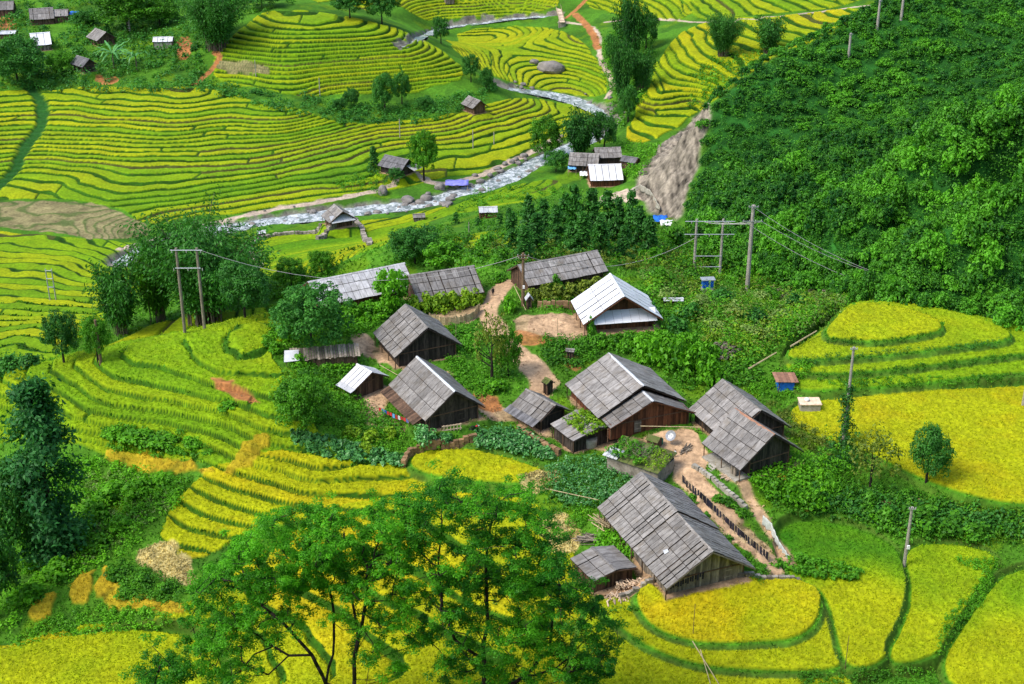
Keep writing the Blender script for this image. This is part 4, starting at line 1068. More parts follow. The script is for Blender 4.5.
fg_tree('wide leafy tree with forked dark trunk left of the tallest tree', -18.0, 124.0,
    [[(352,700,0),(358,640,.3),(352,600,.5),(345,575,1),(335,550,1.5)],
     [(352,700,0),(358,640,.3),(366,600,-.5),(368,570,-1),(380,540,-1)],
     [(352,700,0),(326,684,0),(312,655,-1),(290,630,-1.5),(262,606,-1)],
     [(352,700,0),(326,684,0),(334,640,1),(332,600,1.5),(318,560,2)]],
    [([(186,640),(190,592),(214,556),(252,530),(290,508),(336,500),(385,505),(412,530),(415,575),(380,590),(330,580),(280,600),(230,640)], 235),
     ([(180,650),(235,600),(300,560),(400,560),(425,620),(415,690),(370,670),(330,620),(280,640),(225,690),(195,690)], 100),
     ([(205,650),(235,630),(260,660),(225,690)], 8)], 11)
fg_tree('tallest leafy tree before the houses, dark branches showing through its crown', -2.6, 122.0,
    [[(482,710,0),(484,660,.2),(487,610,.3),(486,560,.6),(492,520,1)],
     [(482,710,0),(484,660,.2),(455,640,-1),(442,612,-1.5),(438,570,-1.5),(442,520,-1.5)],
     [(482,710,0),(500,690,1),(524,676,1.5),(550,650,1.5),(552,620,2),(560,585,2)],
     [(482,710,0),(500,690,1),(524,676,1.5),(556,668,0),(585,640,0)]],
    [([(398,500),(436,478),(470,484),(520,484),(546,506),(560,556),(556,590),(500,600),(470,590),(420,570),(400,530)], 165),
     ([(500,560),(560,560),(590,586),(616,614),(622,650),(600,690),(560,690),(520,640)], 105),
     ([(400,580),(470,590),(530,620),(540,690),(430,690),(400,640)], 85)], 12)
fg_tree('young leafy tree whose top only reaches the bottom edge at the left', -40.5, 118.0,
    [[(152,700,0),(156,680,0),(160,665,0)]],
    [([(132,660),(150,642),(172,648),(190,664),(196,700),(140,700)], 30)], 13)

tree(57, 556, 384, 84, 'tall dark columnar tree standing on the green bank at the left edge', 'column', 'dark', v=0)
tree(14, 570, 462, 78, 'dark broad tree left of the tall columnar tree', 'round', 'dark')
tree(-6, 620, 520, 70, 'dark shrubby tree cut by the left edge under the columnar tree', 'round', 'dark')
tree(206, 322, 218, 120, 'huge dark bamboo clump beside the twin poles', 'bamboo', 'dark', v=100, name='bamboo')
tree(122, 334, 262, 62, 'smaller bamboo with arching tops left of the huge bamboo clump', 'bamboo', 'dark', v=1, name='bamboo')
tree(245, 318, 262, 58, 'low dark tree at the right foot of the huge bamboo clump', 'round', 'dark')
tree(158, 322, 240, 60, 'dark bamboo between the two bigger bamboos by the poles', 'bamboo', 'dark', v=2, name='bamboo')
tree(64, 362, 312, 38, 'small dark tree behind the crest of the left terraces', 'round', 'dark')
tree(98, 362, 316, 30, 'thin light tree next to the short pole on the crest', 'round', 'mid')
tree(312, 352, 288, 84, 'rounded dark tree in front of the long grey roof', 'round', 'dark')
tree(396, 312, 270, 40, 'bright round tree growing before the middle of the long roofs', 'round', 'bright')
tree(492, 382, 312, 44, 'sparse young tree with slanting trunk beside the village path', 'round', 'olive')
tree(508, 376, 330, 30, 'thin young tree nearest the path with sparse olive leaves', 'round', 'mid')
tree(306, 432, 374, 66, 'broad grey green tree below the small white roofed shed', 'round', 'mid')
tree(415, 264, 226, 52, 'dark leafy tree above the bend of the stone walled path', 'round', 'dark')
tree(292, 292, 258, 34, 'slender green tree left of the long grey roof', 'round', 'mid')
tree(322, 276, 250, 26, 'thin pale tree standing over the valley paddies', 'round', 'mid')
tree(442, 268, 244, 40, 'bright bush-like tree right of the dark leafy tree', 'round', 'bright')
tree(926, 482, 428, 50, 'small dark tree standing at the edge of the big yellow field', 'round', 'dark')
tree(870, 488, 430, 62, 'thin olive shrub tree between the vine covered pole and the dark tree', 'round', 'olive')
tree(545, 162, 116, 34, 'flat topped tree with bare trunk beside the river', 'round', 'mid', v=0)
tree(580, 158, 110, 44, 'dark bamboo behind the riverside roofs', 'bamboo', 'dark', v=1, name='bamboo')
tree(604, 152, 112, 26, 'narrow dark tree right of the riverside bamboo', 'round', 'dark')
tree(556, 172, 150, 24, 'low dark tree left of the riverside roofs', 'round', 'dark')
tree(424, 180, 130, 30, 'tall loose tree beside the lone house on the river bank', 'round', 'mid')
tree(374, 172, 146, 13, 'slim little tree left of the lone house on the river bank', 'cone', 'mid')
tree(396, 182, 168, 18, 'small palm-like tree before the lone house on the river bank', 'round', 'dark')
for px, py, t, w in ((385,112,72,26),(402,104,72,18),(352,108,88,18),(425,110,96,20),(340,112,98,16)):
    tree(px, py, t, w, 'dark tree on the bank under the terraced knoll', 'round', 'dark', 'trees on the bank under the terraced knoll')
tree(471, 82, 54, 18, 'dark tree at the right corner of the terraced knoll', 'round', 'dark')
tree(486, 90, 68, 16, 'smaller dark tree right below the corner of the terraced knoll', 'round', 'dark')
tree(441, 44, 16, 16, 'dark round tree beside the upper bend of the river', 'round', 'dark')
for px, py, t, w in ((630,70,-8,34),(646,50,12,26),(622,104,38,28),(640,92,50,30),(612,64,34,18),(628,122,84,22)):
    tree(px, py, t, w, 'tall dark tree in the gully beside the far hanging terraces', 'bamboo' if w > 27 else 'round', 'dark', 'trees in the gully beside the far terraces', v=1)
tree(722, 56, 14, 34, 'left one of two bamboo clumps on the far hanging terraces', 'bamboo', 'dark', v=0, name='bamboo')
tree(768, 54, 16, 38, 'right one of two bamboo clumps on the far hanging terraces', 'bamboo', 'dark', v=1, name='bamboo')
tree(218, 50, -14, 60, 'largest dark tree of the far hamlet, beside the terraced knoll', 'bamboo', 'dark', v=0)
tree(128, 30, -16, 64, 'wide bright tree over the top edge in the far hamlet', 'round', 'mid')
tree(160, 26, -4, 40, 'green bushy tree between the two big trees of the far hamlet', 'round', 'mid')
tree(18, 84, 38, 58, 'dark tree under the white roof at the left edge of the far hamlet', 'round', 'dark')
tree(62, 74, 52, 28, 'small green tree before the little dark roof of the far hamlet', 'round', 'mid')
tree(382, 24, -14, 34, 'right one of two dark trees at the top edge above the knoll', 'round', 'dark')
tree(350, 18, -16, 38, 'left one of two dark trees at the top edge above the knoll', 'round', 'dark')
tree(262, 8, -14, 44, 'dark tree at the top edge left of the terraced knoll', 'round', 'dark')
tree(108, 38, 24, 10, 'narrow conical tree beside a grey roof of the far hamlet', 'cone', 'dark')
tree(86, 26, 10, 22, 'dark tree behind the blue sheet of the far hamlet', 'round', 'dark')
for px, py, t, w in ((574,240,186,26),(591,240,189,28),(565,236,194,24),(606,244,192,26),(528,240,196,24),(543,242,200,24),(617,246,198,26),(630,248,192,24),(638,252,206,24),(524,262,226,24),(556,246,206,24),(582,254,212,26),(600,258,216,26),(648,256,216,24),(536,252,214,26),(512,250,212,20),(572,252,222,24),(624,258,226,24)):
    tree(px, py, t, w, 'dark pointed conifer in the stand behind the village', 'cone', 'dark', 'conifers behind the village')
for px, py, t, w in ((509,232,208,12),(478,226,218,10),(456,224,212,8),(500,228,214,10)):
    tree(px, py, t, w, 'slim dark young conifer left of the conifer stand', 'cone', 'dark', 'young conifers left of the stand')
# bananas in the far hamlet
def banana(px, py, h, label):
    p = G(px, py); s = p[1]/FPX; H = h*s*1.1
    o = empty('banana_plant', p, 0, label, 'banana plant'); b = MB(); b.tube([(0, 0, -.3), (0, 0, H*.45)], [.25, .16], 6); b.build('trunk', M['bark_pale'], o)
    V = []; F = []; T = []
    for i in range(13):
        a = random.uniform(0, 6.28); L = H*random.uniform(.5, .8); up = random.uniform(.4, 1.1)
        dx, dy = math.cos(a), math.sin(a); b0 = len(V); n = 7
        for k in range(n):
            t = k/(n-1); x = L*t*.8; z = H*.45+L*(up*t-1.1*t*t*(.5+.3*random.random())); w = .42*math.sin(math.pi*min(.98, t*.9+.08))
            for sgn in (-1, 0, 1): V.append((dx*x-dy*w*sgn, dy*x+dx*w*sgn, z-.12*abs(sgn)))
        for k in range(n-1):
            for c in (0, 1): F.append((b0+3*k+c, b0+3*k+c+1, b0+3*k+4+c, b0+3*k+3+c))
        T += [random.uniform(.3, .9)]*(3*n)
    link('crown', np_mesh('crown', V, F, T, LM['teal']), o)
banana(114, 68, 30, 'banana plant with big drooping leaves, left one of a pair in the far hamlet')
banana(137, 70, 28, 'banana plant with big drooping leaves, right one of a pair in the far hamlet')

# ---- bushes near the village
def row(lst, label, group, mt, cat='bush'):
    for px, py, w, h in lst:
        o = bush(px, py, w, h, label, mt, group, cat)
bush(724, 354, 38, 16, 'dry greyish bush on the slope above the right houses', 'dry')
row([(652,362,34,34),(676,368,36,40),(696,372,36,42),(712,384,30,34),(664,350,30,30),(640,352,30,26),(686,352,34,30),(706,362,30,30),(628,350,26,24)], 'tall bright green bush behind the large forked-roof house', 'tall bushes behind the large house', 'bright')
row([(598,345,22,20),(578,352,20,18),(616,346,22,18),(560,352,18,16)], 'dark green bush under the front of the white roofed house', 'bushes before the white roofed house', 'mid')
bush(591, 335, 14, 26, 'narrow bush at the near corner of the white roofed house', 'mid')
bush(498, 392, 26, 18, 'round bush on the grassy bank right of the grey gabled house', 'bright')
bush(556, 292, 14, 24, 'small upright shrub in the garden behind the white roof', 'mid')
bush(508, 312, 18, 24, 'shrub with hanging leaves at the foot of the village pole', 'bright')
row([(700,262,30,24),(722,268,28,22),(672,246,32,24),(655,262,28,22),(738,282,26,20),(690,282,24,18),(712,290,22,16),(660,282,22,18),(770,300,26,18),(800,302,26,16),(640,300,20,16)], 'leafy bush in the rough ground round the power poles', 'bushes round the power poles', 'mid')
row([(478,262,26,20),(456,256,22,18),(486,250,24,22),(502,262,22,18),(470,284,18,14),(500,282,16,14)], 'green bush on the crest left of the conifers', 'bushes on the crest left of the conifers', 'mid')
row([(284,340,22,20),(276,352,18,16),(300,366,20,18),(268,346,14,14)], 'bright leafy bush at the foot of the rounded dark tree', 'bushes under the rounded dark tree', 'bright')
row([(532,301,22,18),(545,300,24,22),(558,299,24,22),(571,298,24,22),(584,295,22,22),(597,292,22,22),(607,288,16,18)], 'olive shrub screening the long back house', 'shrubs screening the back house', 'olive')
row([(414,313,24,24),(427,312,24,25),(440,311,24,26),(453,309,24,25),(466,307,22,24),(477,303,16,20)], 'yellow green vine bush before the right one of the long roofs', 'vine bushes before the long roofs', 'lime')
row([(336,318,26,20),(350,317,26,21),(366,316,26,20),(382,315,26,21),(402,313,24,20)], 'bright green bush screening the wall of the left long house', 'bushes screening the left long house', 'bright')
row([(700,306,26,18),(735,314,30,16),(780,318,26,14),(760,300,22,14),(715,330,24,16),(668,300,24,18),(748,334,24,14)], 'pale yellow green bush in the rough ground left of the stepped knoll', 'pale bushes left of the stepped knoll', 'pale')
row([(690,318,28,22),(722,302,26,20),(756,322,26,20),(676,332,28,22),(795,306,24,18),(652,318,24,20)], 'dark green bush in the rough ground left of the stepped knoll', 'dark bushes left of the stepped knoll', 'dark')
row([(352,300,22,14),(368,302,20,14),(380,296,20,14)], 'pale green bush before the long grey roof', 'bushes before the long grey roof', 'bright')
row([(372,440,24,16),(352,436,22,16),(390,436,20,14),(366,450,20,12)], 'bright bush between the cabbages and the laundry yard', 'bushes by the cabbages', 'lime')
row([(424,438,30,20),(445,440,20,12)], 'blue green leafy bush before the grey gabled house', 'bushes before the grey gabled house', 'teal')
row([(920,520,46,26),(950,528,44,24),(885,524,36,26),(905,505,30,24),(975,532,40,20),(935,510,30,20),(868,508,30,26),(1008,528,36,20),(850,500,26,22)], 'green bush on the bank below the big yellow field', 'bushes on the bank below the yellow field', 'mid')
row([(790,500,34,28),(812,506,34,26),(775,496,26,24),(830,496,28,28),(800,486,34,20),(822,484,30,22)], 'vine covered bush at the corner below the right house', 'vine covered bushes below the right house', 'bright')
row([(780,478,14,10),(777,486,12,10),(806,510,10,9)], 'yellow leaved bush among the vines below the right house', 'yellow bushes among the vines', 'yellow')
row([(705,518,16,10),(728,540,14,9),(745,556,14,10),(692,500,16,10),(760,568,14,9)], 'small bush between the front house and the clothes fence', 'small bushes along the clothes fence', 'mid')
row([(727,505,22,14),(742,515,18,12),(718,500,14,10)], 'green bush beside the yard steps', 'bushes beside the yard steps', 'mid')
row([(115,500,40,28),(140,494,40,26),(165,488,34,20),(95,520,40,30),(80,540,44,30),(120,530,34,22),(60,575,44,26),(30,600,40,26),(100,548,34,20)], 'thick green shrub on the bank right of the columnar tree', 'shrubs on the bank by the columnar tree', 'bright')
row([(118,578,30,18),(142,585,30,18),(165,592,28,16),(128,594,26,14)], 'dark green shrub under the harvested straw plot', 'shrubs under the straw plot', 'mid')
row([(140,440,40,18),(165,444,36,16),(118,436,30,14),(190,446,26,14)], 'green bush on the bank under the left terraces', 'bushes under the left terraces', 'bright')
bush(228, 408, 22, 10, 'small weedy bush at the bare patch of the left terraces', 'bright')
row([(30,366,26,18),(10,370,24,20),(-6,368,24,20)], 'dark bush at the left edge behind the terraces', 'bushes at the left edge behind the terraces', 'dark')

# ---- planted patches
def patch(poly, n, h, ls, mt, name, label, cat='plants', up=.9, tone=.5, per=5, asp=.6):
    q = pix_in(poly, n); p = G(q[:, 0], q[:, 1]); p[:, 2] += h*(.35+.65*RNG.random(n))
    o = link(name, leaf_mesh(name, [clump_leaves(p, h*.55, per, ls, RNG, up, tone, .4, .7, .2, asp)], LM[mt]))
    return tag(o, label, cat, None, 'stuff')
patch([(290,430),(320,436),(360,446),(404,456),(404,468),(360,464),(318,456),(296,446)], 430, .55, .75, 'teal', 'cabbage_bed', 'bed of big blue green leaves along the terrace below the houses', tone=.5)
patch([(474,436),(500,430),(530,436),(548,448),(556,462),(530,460),(500,452),(476,450)], 520, 1.1, .48, 'teal', 'leafy_crop', 'tall leafy crop along the wall before the middle sheds', tone=.35)
patch([(546,470),(560,462),(600,458),(640,476),(646,482),(622,500),(604,502),(590,510),(566,508),(552,496)], 820, 1.0, .34, 'teal', 'leafy_crop', 'dark leafy crop filling the corner behind the front house', tone=.2)
patch([(746,480),(770,466),(800,456),(832,462),(838,478),(812,490),(806,506),(780,500),(756,496)], 420, 1.1, .42, 'bright', 'squash_vine', 'squash vines covering the bank below the right house', tone=.55)
patch([(596,540),(620,530),(645,540),(640,558),(612,562),(598,556)], 260, .9, .5, 'bright', 'squash_vine', 'squash vines left of the front house by the small shed', tone=.6)
patch([(770,566),(800,556),(840,566),(862,574),(856,582),(800,578)], 260, .8, .5, 'mid', 'squash_vine', 'squash vines heaped at the end of the front path', tone=.6)
patch([(700,372),(740,366),(766,372),(756,386),(720,388)], 150, .9, .5, 'mid', 'squash_vine', 'leafy vines on the slope above the right house roof', tone=.5)
patch([(405,286),(470,280),(474,300),(440,306),(410,302)], 330, .8, .5, 'lime', 'squash_vine', 'yellowish vines before the right one of the long roofs', tone=.55)
patch([(540,292),(600,284),(598,296),(545,300)], 200, .5, .5, 'teal', 'cabbage_bed', 'row of pale cabbages in the garden behind the white roof', tone=.7)
patch([(330,310),(372,300),(400,312),(366,332),(340,336)], 330, .8, .5, 'bright', 'leafy_crop', 'bright leafy crop between the long roof and the gabled house', tone=.7)
patch([(322,366),(345,354),(362,362),(352,372),(330,378)], 160, .8, .5, 'bright', 'squash_vine', 'bright vines behind the small white roofed shed', tone=.55)

# ------------------------------------------------------------------ houses
def roof_seg(root, x0, x1, W, hr, he, mt, sides=(-1, 1), nr=3, dx=1.15, name='roof', battens=.12, cap=True, capmat=None, y0=0.0, patch=None):
    """two slopes of overlapping sheets; the side -1 is the one turned to the lookout"""
    b = MB(); nx = max(3, int(round((x1-x0)/dx))); rg = random.Random(int((x1+W*3)*100)); sag = rg.uniform(.03, .10)
    for s in sides:
        L = math.hypot(W, hr-he); nrm = Vector((0, s*(hr-he)/L, W/L))
        for i in range(nx):
            xa = x0+(x1-x0)*i/nx; xb = x0+(x1-x0)*(i+1)/nx; g = .03
            wide = rg.random() < battens
            if wide: xb -= .14
            ct = rg.uniform(-.12, .12); g = .07 if mt == 'roof_white' else .03
            for r in range(nr):
                ta, tb = r/nr, (r+1)/nr
                o = .05+.03*(nr-r)+rg.uniform(0, .02); ob = o-.03
                def pt(x, t, k): return Vector((x, y0+s*W*t, hr-(hr-he)*t-sag*math.sin(math.pi*(x-x0)/(x1-x0))-.04*t*math.sin(x*1.7+s)))+nrm*k
                gr = .035/L
                b.slab([pt(xa+g, ta+gr, ob), pt(xb-g, ta+gr, ob+rg.uniform(0, .01)), pt(xb-g, tb-gr, o+rg.uniform(-.01, .015)), pt(xa+g, tb-gr, o)], .03, min(1, max(0, .5+ct+rg.uniform(-.24, .24))))
    rf = b.build(name, M[mt], root)
    ul = MB()
    for s in sides: ul.slab([(x0+.03, y0, hr-.10), (x1-.03, y0, hr-.10), (x1-.03, y0+s*(W-.06), he-.12), (x0+.03, y0+s*(W-.06), he-.12)], .03, .2)
    ul.build('seam_shade_sheet', M['wood_dark'], rf)  # dark sheet added beneath, stands in for shade in the seams
    if cap:
        c = MB()
        for i in range(nx):
            xa = x0+(x1-x0)*i/nx-.02; xb = x0+(x1-x0)*(i+1)/nx+.03; z = hr+.15+rg.uniform(0, .02)
            for s in sides: c.slab([(xa, y0, z), (xb, y0, z+.01), (xb, y0+s*.26, z-.26*(hr-he)/W), (xa, y0+s*.26, z-.26*(hr-he)/W)], .03, rg.uniform(.4, .9))
        c.build('ridge_cap', M[capmat or mt], rf)
    if patch:
        t = MB()
        for xa, xb, ta, tb, s in patch:
            L = math.hypot(W, hr-he); nrm = Vector((0, s*(hr-he)/L, W/L))
            P = [Vector((x, y0+s*W*q, hr-(hr-he)*q))+nrm*.15 for x, q in ((xa, ta), (xb, ta+.02), (xb-.15, tb), (xa-.3, tb-.02))]
            t.slab(P, .02, .5)
        t.build('clear_sheet', M['roof_pale'], rf)
    r = MB()
    for s in sides:       # rafters and eave pole under the sheets
        k = max(3, int((x1-x0)/1.3))
        for i in range(k+1):
            x = x0+.12+(x1-x0-.24)*i/k
            r.tube([(x, y0, hr-.09), (x, y0+s*(W-.05), he-.06)], .05, 4, rg.random())
        r.tube([(x0+.05, y0+s*(W-.5), he+(hr-he)*.5/W-.16), (x1-.05, y0+s*(W-.5), he+(hr-he)*.5/W-.16)], .05, 4, .5)
    r.build('rafter', M['wood_brown'], root)
    return rf

def walls(root, x0, x1, W, hr, he, mt, gmt=None, inset=.95, ends=(.75, .55), door_front=None, win=None, y0=0.0, low=None):
    gmt = gmt or mt; rg = random.Random(int(x1*77+W*5)); yw = W-inset; xa, xb = x0+ends[1], x1-ends[0]
    top = lambda y: hr-(hr-he)*abs(y)/W-.14
    for s in (-1, 1):
        b = MB(); x = xa
        while x < xb-.05:
            w = min(rg.uniform(.22, .36), xb-x); h = top(yw)-rg.uniform(0, .04); t = rg.random()
            b.box((x+w/2, y0+s*yw+rg.uniform(-.015, .015), h/2-.25), (w-.012, .05, h+.5), t); x += w
        b.build('wall', M[mt], root)
    for xx, nm in ((xb, 'front'), (xa, 'back')):
        g = MB(); y = -yw
        while y < yw-.05:
            w = min(rg.uniform(.22, .36), yw-y); h = min(top(y), top(y+w)) if y*(y+w) > 0 else top(max(abs(y), abs(y+w)))
            g.box((xx+rg.uniform(-.015, .015), y0+y+w/2, h/2-.25), (.05, w-.012, h+.5), rg.random()); y += w
        g.build('gable_wall', M[gmt], root)
    sg = .06; z = he+.15; yy = min(yw, (hr-z)/(hr-he)*W-.1)
    f = MB(); f.box((xb+sg, y0, z), (.10, 2*yy, .14), .7); f.build('beam', M['wood_brown'], root)
    for yy in (-yw, yw):
        for xx in (xb+sg, xa-sg): f = MB(); f.box((xx, y0+yy, top(yw)/2-.2), (.12, .14, top(yw)+.4), .6); f.build('corner_post', M['wood_brown'], root)
    if door_front is not None:
        d = MB(); dw = 1.1; dh = min(1.95, he+.05)
        for i in range(4): d.box((xb+.075, y0+door_front-dw/2+dw*(i+.5)/4, dh/2), (.05, dw/4-.012, dh), .2+.2*rg.random())
        d.box((xb+.12, y0+door_front, dh*.3), (.04, dw, .1), .8); d.box((xb+.12, y0+door_front, dh*.8), (.04, dw, .1), .8)
        do = d.build('door', M['wood_grey'] if gmt == 'wood_red' else M[gmt], root)
    for xx in (x0+.02, x1-.02):
        for s in (-1, 1): b = MB(); b.slab([(xx-.03, y0, hr-.02), (xx+.03, y0, hr-.02), (xx+.03, y0+s*(W-.02), he-.02), (xx-.03, y0+s*(W-.02), he-.02)], .17, .4); b.build('bargeboard', M[mt], root)
    posts = MB
    n = max(2, int((x1-x0)/3.2))
    for i in range(n+1):
        p = MB(); x = x0+.35+(x1-x0-.7)*i/n; h = he+(hr-he)*.25/W-.1
        p.tube([(x, y0-(W-.25), -.4), (x, y0-(W-.25), h)], .075, 6, rg.random()); p.build('post', M['wood_brown'], root)

def house(k, label, mt='roof', wall='wood_dark', gable=None, name='wooden_house', cat='house', segs=None, **kw):
    x, y, a, L, W, hr, he, zg = HP[k]
    u = np.array([math.cos(a), math.sin(a)]); c = np.array([x, y])-u*L/2
    o = empty(name, (c[0], c[1], zg), a, label, cat)
    ro = {q: kw.pop(q) for q in ('nr', 'dx', 'battens', 'capmat', 'patch') if q in kw}
    if segs is None: segs = [(-L/2, L/2, W, hr, he)]
    for i, (x0, x1, w, h1, h2) in enumerate(segs):
        rr = dict(ro)
        if i != len(segs)-1: rr.pop('patch', None)
        roof_seg(o, x0, x1, w, h1, h2, mt, **rr)
    x0, x1, w, h1, h2 = segs[0]; xe = segs[-1][1]
    hh = min(s[3] for s in segs); ee = min(s[4] for s in segs)
    walls(o, x0, xe, w, hh, ee, wall, gable, **kw)
    return o, L, W, hr, he

def lean(root, x0, x1, ya, za, yb, zb, mt, name='lean_to_roof', dx=.8, posts=True):
    b = MB(); n = max(2, int((x1-x0)/dx)); rg = random.Random(int(x1*31+yb*7))
    for i in range(n):
        xa = x0+(x1-x0)*i/n; xb = x0+(x1-x0)*(i+1)/n-.03; e = rg.uniform(0, .03)
        b.slab([(xa, ya, za+e), (xb, ya, za+e), (xb, yb, zb+e), (xa, yb, zb+e+rg.uniform(-.02, .02))], .035, rg.random())
    b.build(name, M[mt], root)
def awning(root, xa, za, xb, zb, y0, y1, mt, n=7):
    b = MB(); rg = random.Random(int(y1*91))
    for i in range(n):
        p = y0+(y1-y0)*i/n; q = y0+(y1-y0)*(i+1)/n-.03; e = .012*(i % 2)
        b.slab([(xa, p, za+e), (xa, q, za+e), (xb, q, zb+e), (xb, p, zb+e)], .03, rg.uniform(.3, .8))
    b.build('awning', M[mt], root)

house('H1a', 'long wooden house with worn grey roof and pale gable edge at the left', 'roof_worn', 'wood_red', battens=.05)
house('H1b', 'long low house with dark panelled roof ending at the village path', 'roof', 'wood_brown', battens=.25)
house('H2', 'dark wooden house with banded grey roof behind the grey gabled house', 'roof', 'wood_dark', nr=4, dx=1.1, battens=.25)
o, L, W, hr, he = house('H3', 'grey gabled wooden house with dark lean-to eave above the laundry yard', 'roof', 'wood_dark', nr=3, dx=1.5, battens=.08, capmat='roof_pale', door_front=1.2)
lean(o, -L/2+.1, L/2-1.2, -W+.15, he-.02, -W-1.5, he-.75, 'wood_brown', dx=.45)
house('H6', 'long low house with weathered roof at the back behind the garden', 'roof', 'wood_brown', battens=.08)
o, L, W, hr, he = house('H7', 'red brown wooden house with bright white tin roof and white awning', 'roof_white', 'wood_red', nr=2, dx=2.0, battens=.55, ends=(2.3, .6))
awning(o, L/2-2.3, he+1.35, L/2-.2, he-.15, -(W-.9), W-.9, 'roof_white', 8)
o, L, W, hr, he = house('H9', 'small open shed with grey roof between the village path and leafy crop', 'roof', 'wood_dark', name='shed', cat='shed', nr=2, dx=1.2, battens=.1, inset=.7)
lean(o, -L/2-.3, L/2-.3, -W+.12, he, -W-1.3, he-.6, 'roof_dark', dx=.5)
o, L, W, hr, he = house('H10', 'large wooden house with forked double roof facing the earth yard', 'roof', 'wood_red', nr=4, dx=1.5, battens=.06, capmat='roof_pale',
      segs=[(-6.02, 6.02, 7.27, 5.96, 2.03), (5.6, 9.2, 6.7, 4.95, 1.75)], door_front=-2.0, ends=(.9, .6))
house('H12a', 'dark roofed house joined to the back of the right porch house', 'roof', 'wood_dark', nr=4, dx=1.2, battens=.3)
o, L, W, hr, he = house('H12b', 'right house with grey roof over an open porch with stone step', 'roof', 'wood_dark', nr=4, dx=1.25, battens=.14, inset=2.2, capmat='rust')
b = MB(); b.box((0, -W+1.1, -.15), (L-1.0, 2.6, .8), .4); b.build('porch_floor', M['concrete'], o)
b = MB()
for i in range(4): b.box((L/2-1.6-.9+i*.3, -W+.55, .95), (.28, .05, 1.5), random.random())
b.build('porch_screen', M['wood_grey'], o)
b = MB()
for i in range(3): b.box((-1.2, -W-.35-.3*i, -.05-.2*i), (1.5, .32, .5), .8)
b.build('step', M['concrete'], o)
o, L, W, hr, he = house('H13', 'big front house with long stepped grey roof beside the ripe field', 'roof', 'wood_grey', nr=4, dx=.85, battens=.34,
      segs=[(-10.15, .6, 6.35, 6.15, 2.0), (.45, 10.15, 6.2, 5.85, 1.85)], patch=[(4.7, 5.3, .54, .64, -1)], door_front=3.2, ends=(1.5, .6))
cl = MB()
for i in range(15):
    y = -W+.5+i*.34; h = random.uniform(.5, .95); cl.box((L/2-.45+random.uniform(-.05, .05), y, he+.1-h/2+.05*i), (.06, .24, h), random.random())
cl.build('hanging_cloth', M['cloth_dark'], o)
o, L, W, hr, he = house('H4', 'small shed with shining white tin roof and plank sides', 'roof_white', 'wood_brown', name='shed', cat='shed', nr=1, dx=1.0, inset=.9, battens=0)
lean(o, -L/2, L/2, -W+.1, he, -W-.9, he-.35, 'roof_pale', dx=.8)
house('H14', 'small low shed with sheet roof beside the front house', 'roof', 'wood_brown', name='shed', cat='shed', nr=2, dx=1.9, battens=.5, inset=.5)
house('H11', 'low shed with its roof overgrown by leafy plants beside the concrete tub', 'roof', 'wood_dark', name='shed', cat='shed', nr=2, dx=1.3, inset=.5)
o, L, W, hr, he = house('hut', 'lone grey roofed hut with white awning inside the walled paddies', 'roof', 'wood_brown', nr=2, dx=1.6, battens=.05, ends=(1.5, .5))
awning(o, L/2-1.5, he+1.35, L/2+.3, he-.05, -(W-.5), W-.5, 'roof_pale', 4)
o, L, W, hr, he = house('river', 'lone dark roofed house on the far river bank with a pale porch', 'roof_dark', 'wood_dark', nr=2, dx=1.5)
awning(o, L/2-.6, he+.6, L/2+2.2, he-.3, -.6, W-.2, 'roof_pale', 3)
house('rv1', 'grey roofed riverside house, left one of the riverside cluster', 'roof', 'wood_dark', nr=3, dx=1.1, battens=.2)
house('rv2', 'grey roofed riverside house at the back of the riverside cluster', 'roof', 'wood_dark', nr=2, dx=1.2)
house('rv3', 'riverside house with bright pale tin roof at the front of its cluster', 'roof_white', 'wood_red', nr=1, dx=2.0, battens=0)
house('knoll', 'small brown hut under the terraced knoll with weathered roof', 'roof', 'wood_brown', name='hut', cat='hut', nr=2, dx=1.3)
house('UL1', 'long grey roofed house at the top of the far hamlet', 'roof', 'wood_brown', nr=2, dx=1.4)
house('UL2', 'far hamlet house with shining white tin roof', 'roof_white', 'wood_grey', nr=1, dx=2, battens=0)
house('UL3', 'little pale grey roofed house beside the conical tree in the far hamlet', 'roof', 'wood_brown', nr=1, dx=1.4)
house('UL4', 'little dark grey roofed house lowest in the far hamlet', 'roof_dark', 'wood_dark', nr=1, dx=1.4)

def hut(px, py, wpx, dpx, hm, rise, yaw, label, mt='roof', wall='wood_brown', name='hut', cat='hut', nr=1):
    """a small hut by the pixel of its middle on the ground"""
    p = G(px, py); s = p[1]/FPX; L = wpx*s; W = dpx*s/2
    o = empty(name, p, yaw, label, cat)
    roof_seg(o, -L/2, L/2, W, hm+rise, hm, mt, nr=nr, dx=max(1, L/4), battens=.05)
    walls(o, -L/2, L/2, W, hm+rise, hm, wall, inset=.35, ends=(.3, .3))
    return o
hut(2, 14, 26, 24, 2.2, 2.2, .2, 'grey roofed house cut by the top left corner', 'roof', name='wooden_house', cat='house')
hut(62, 20, 15, 18, 2.0, 1.7, .2, 'small annex with grey roof at the end of the long hamlet house', 'roof', name='wooden_house', cat='house')
hut(164, 46, 20, 16, 2.0, 1.0, .1, 'tiny white roofed shed by the bare red slope of the far hamlet', 'roof_white', 'concrete')
hut(2, 37, 30, 16, 1.5, .6, .1, 'flat grey roof low at the left edge of the far hamlet', 'roof_pale')
hut(488, 217, 20, 18, 1.9, .8, .1, 'small square hut with pale roof left of the conifer stand', 'roof_pale', 'wood_red')
hut(419, 220, 13, 12, 1.1, .6, .15, 'very small hut among the paddies under the river boulders', 'roof', 'wood_grey')
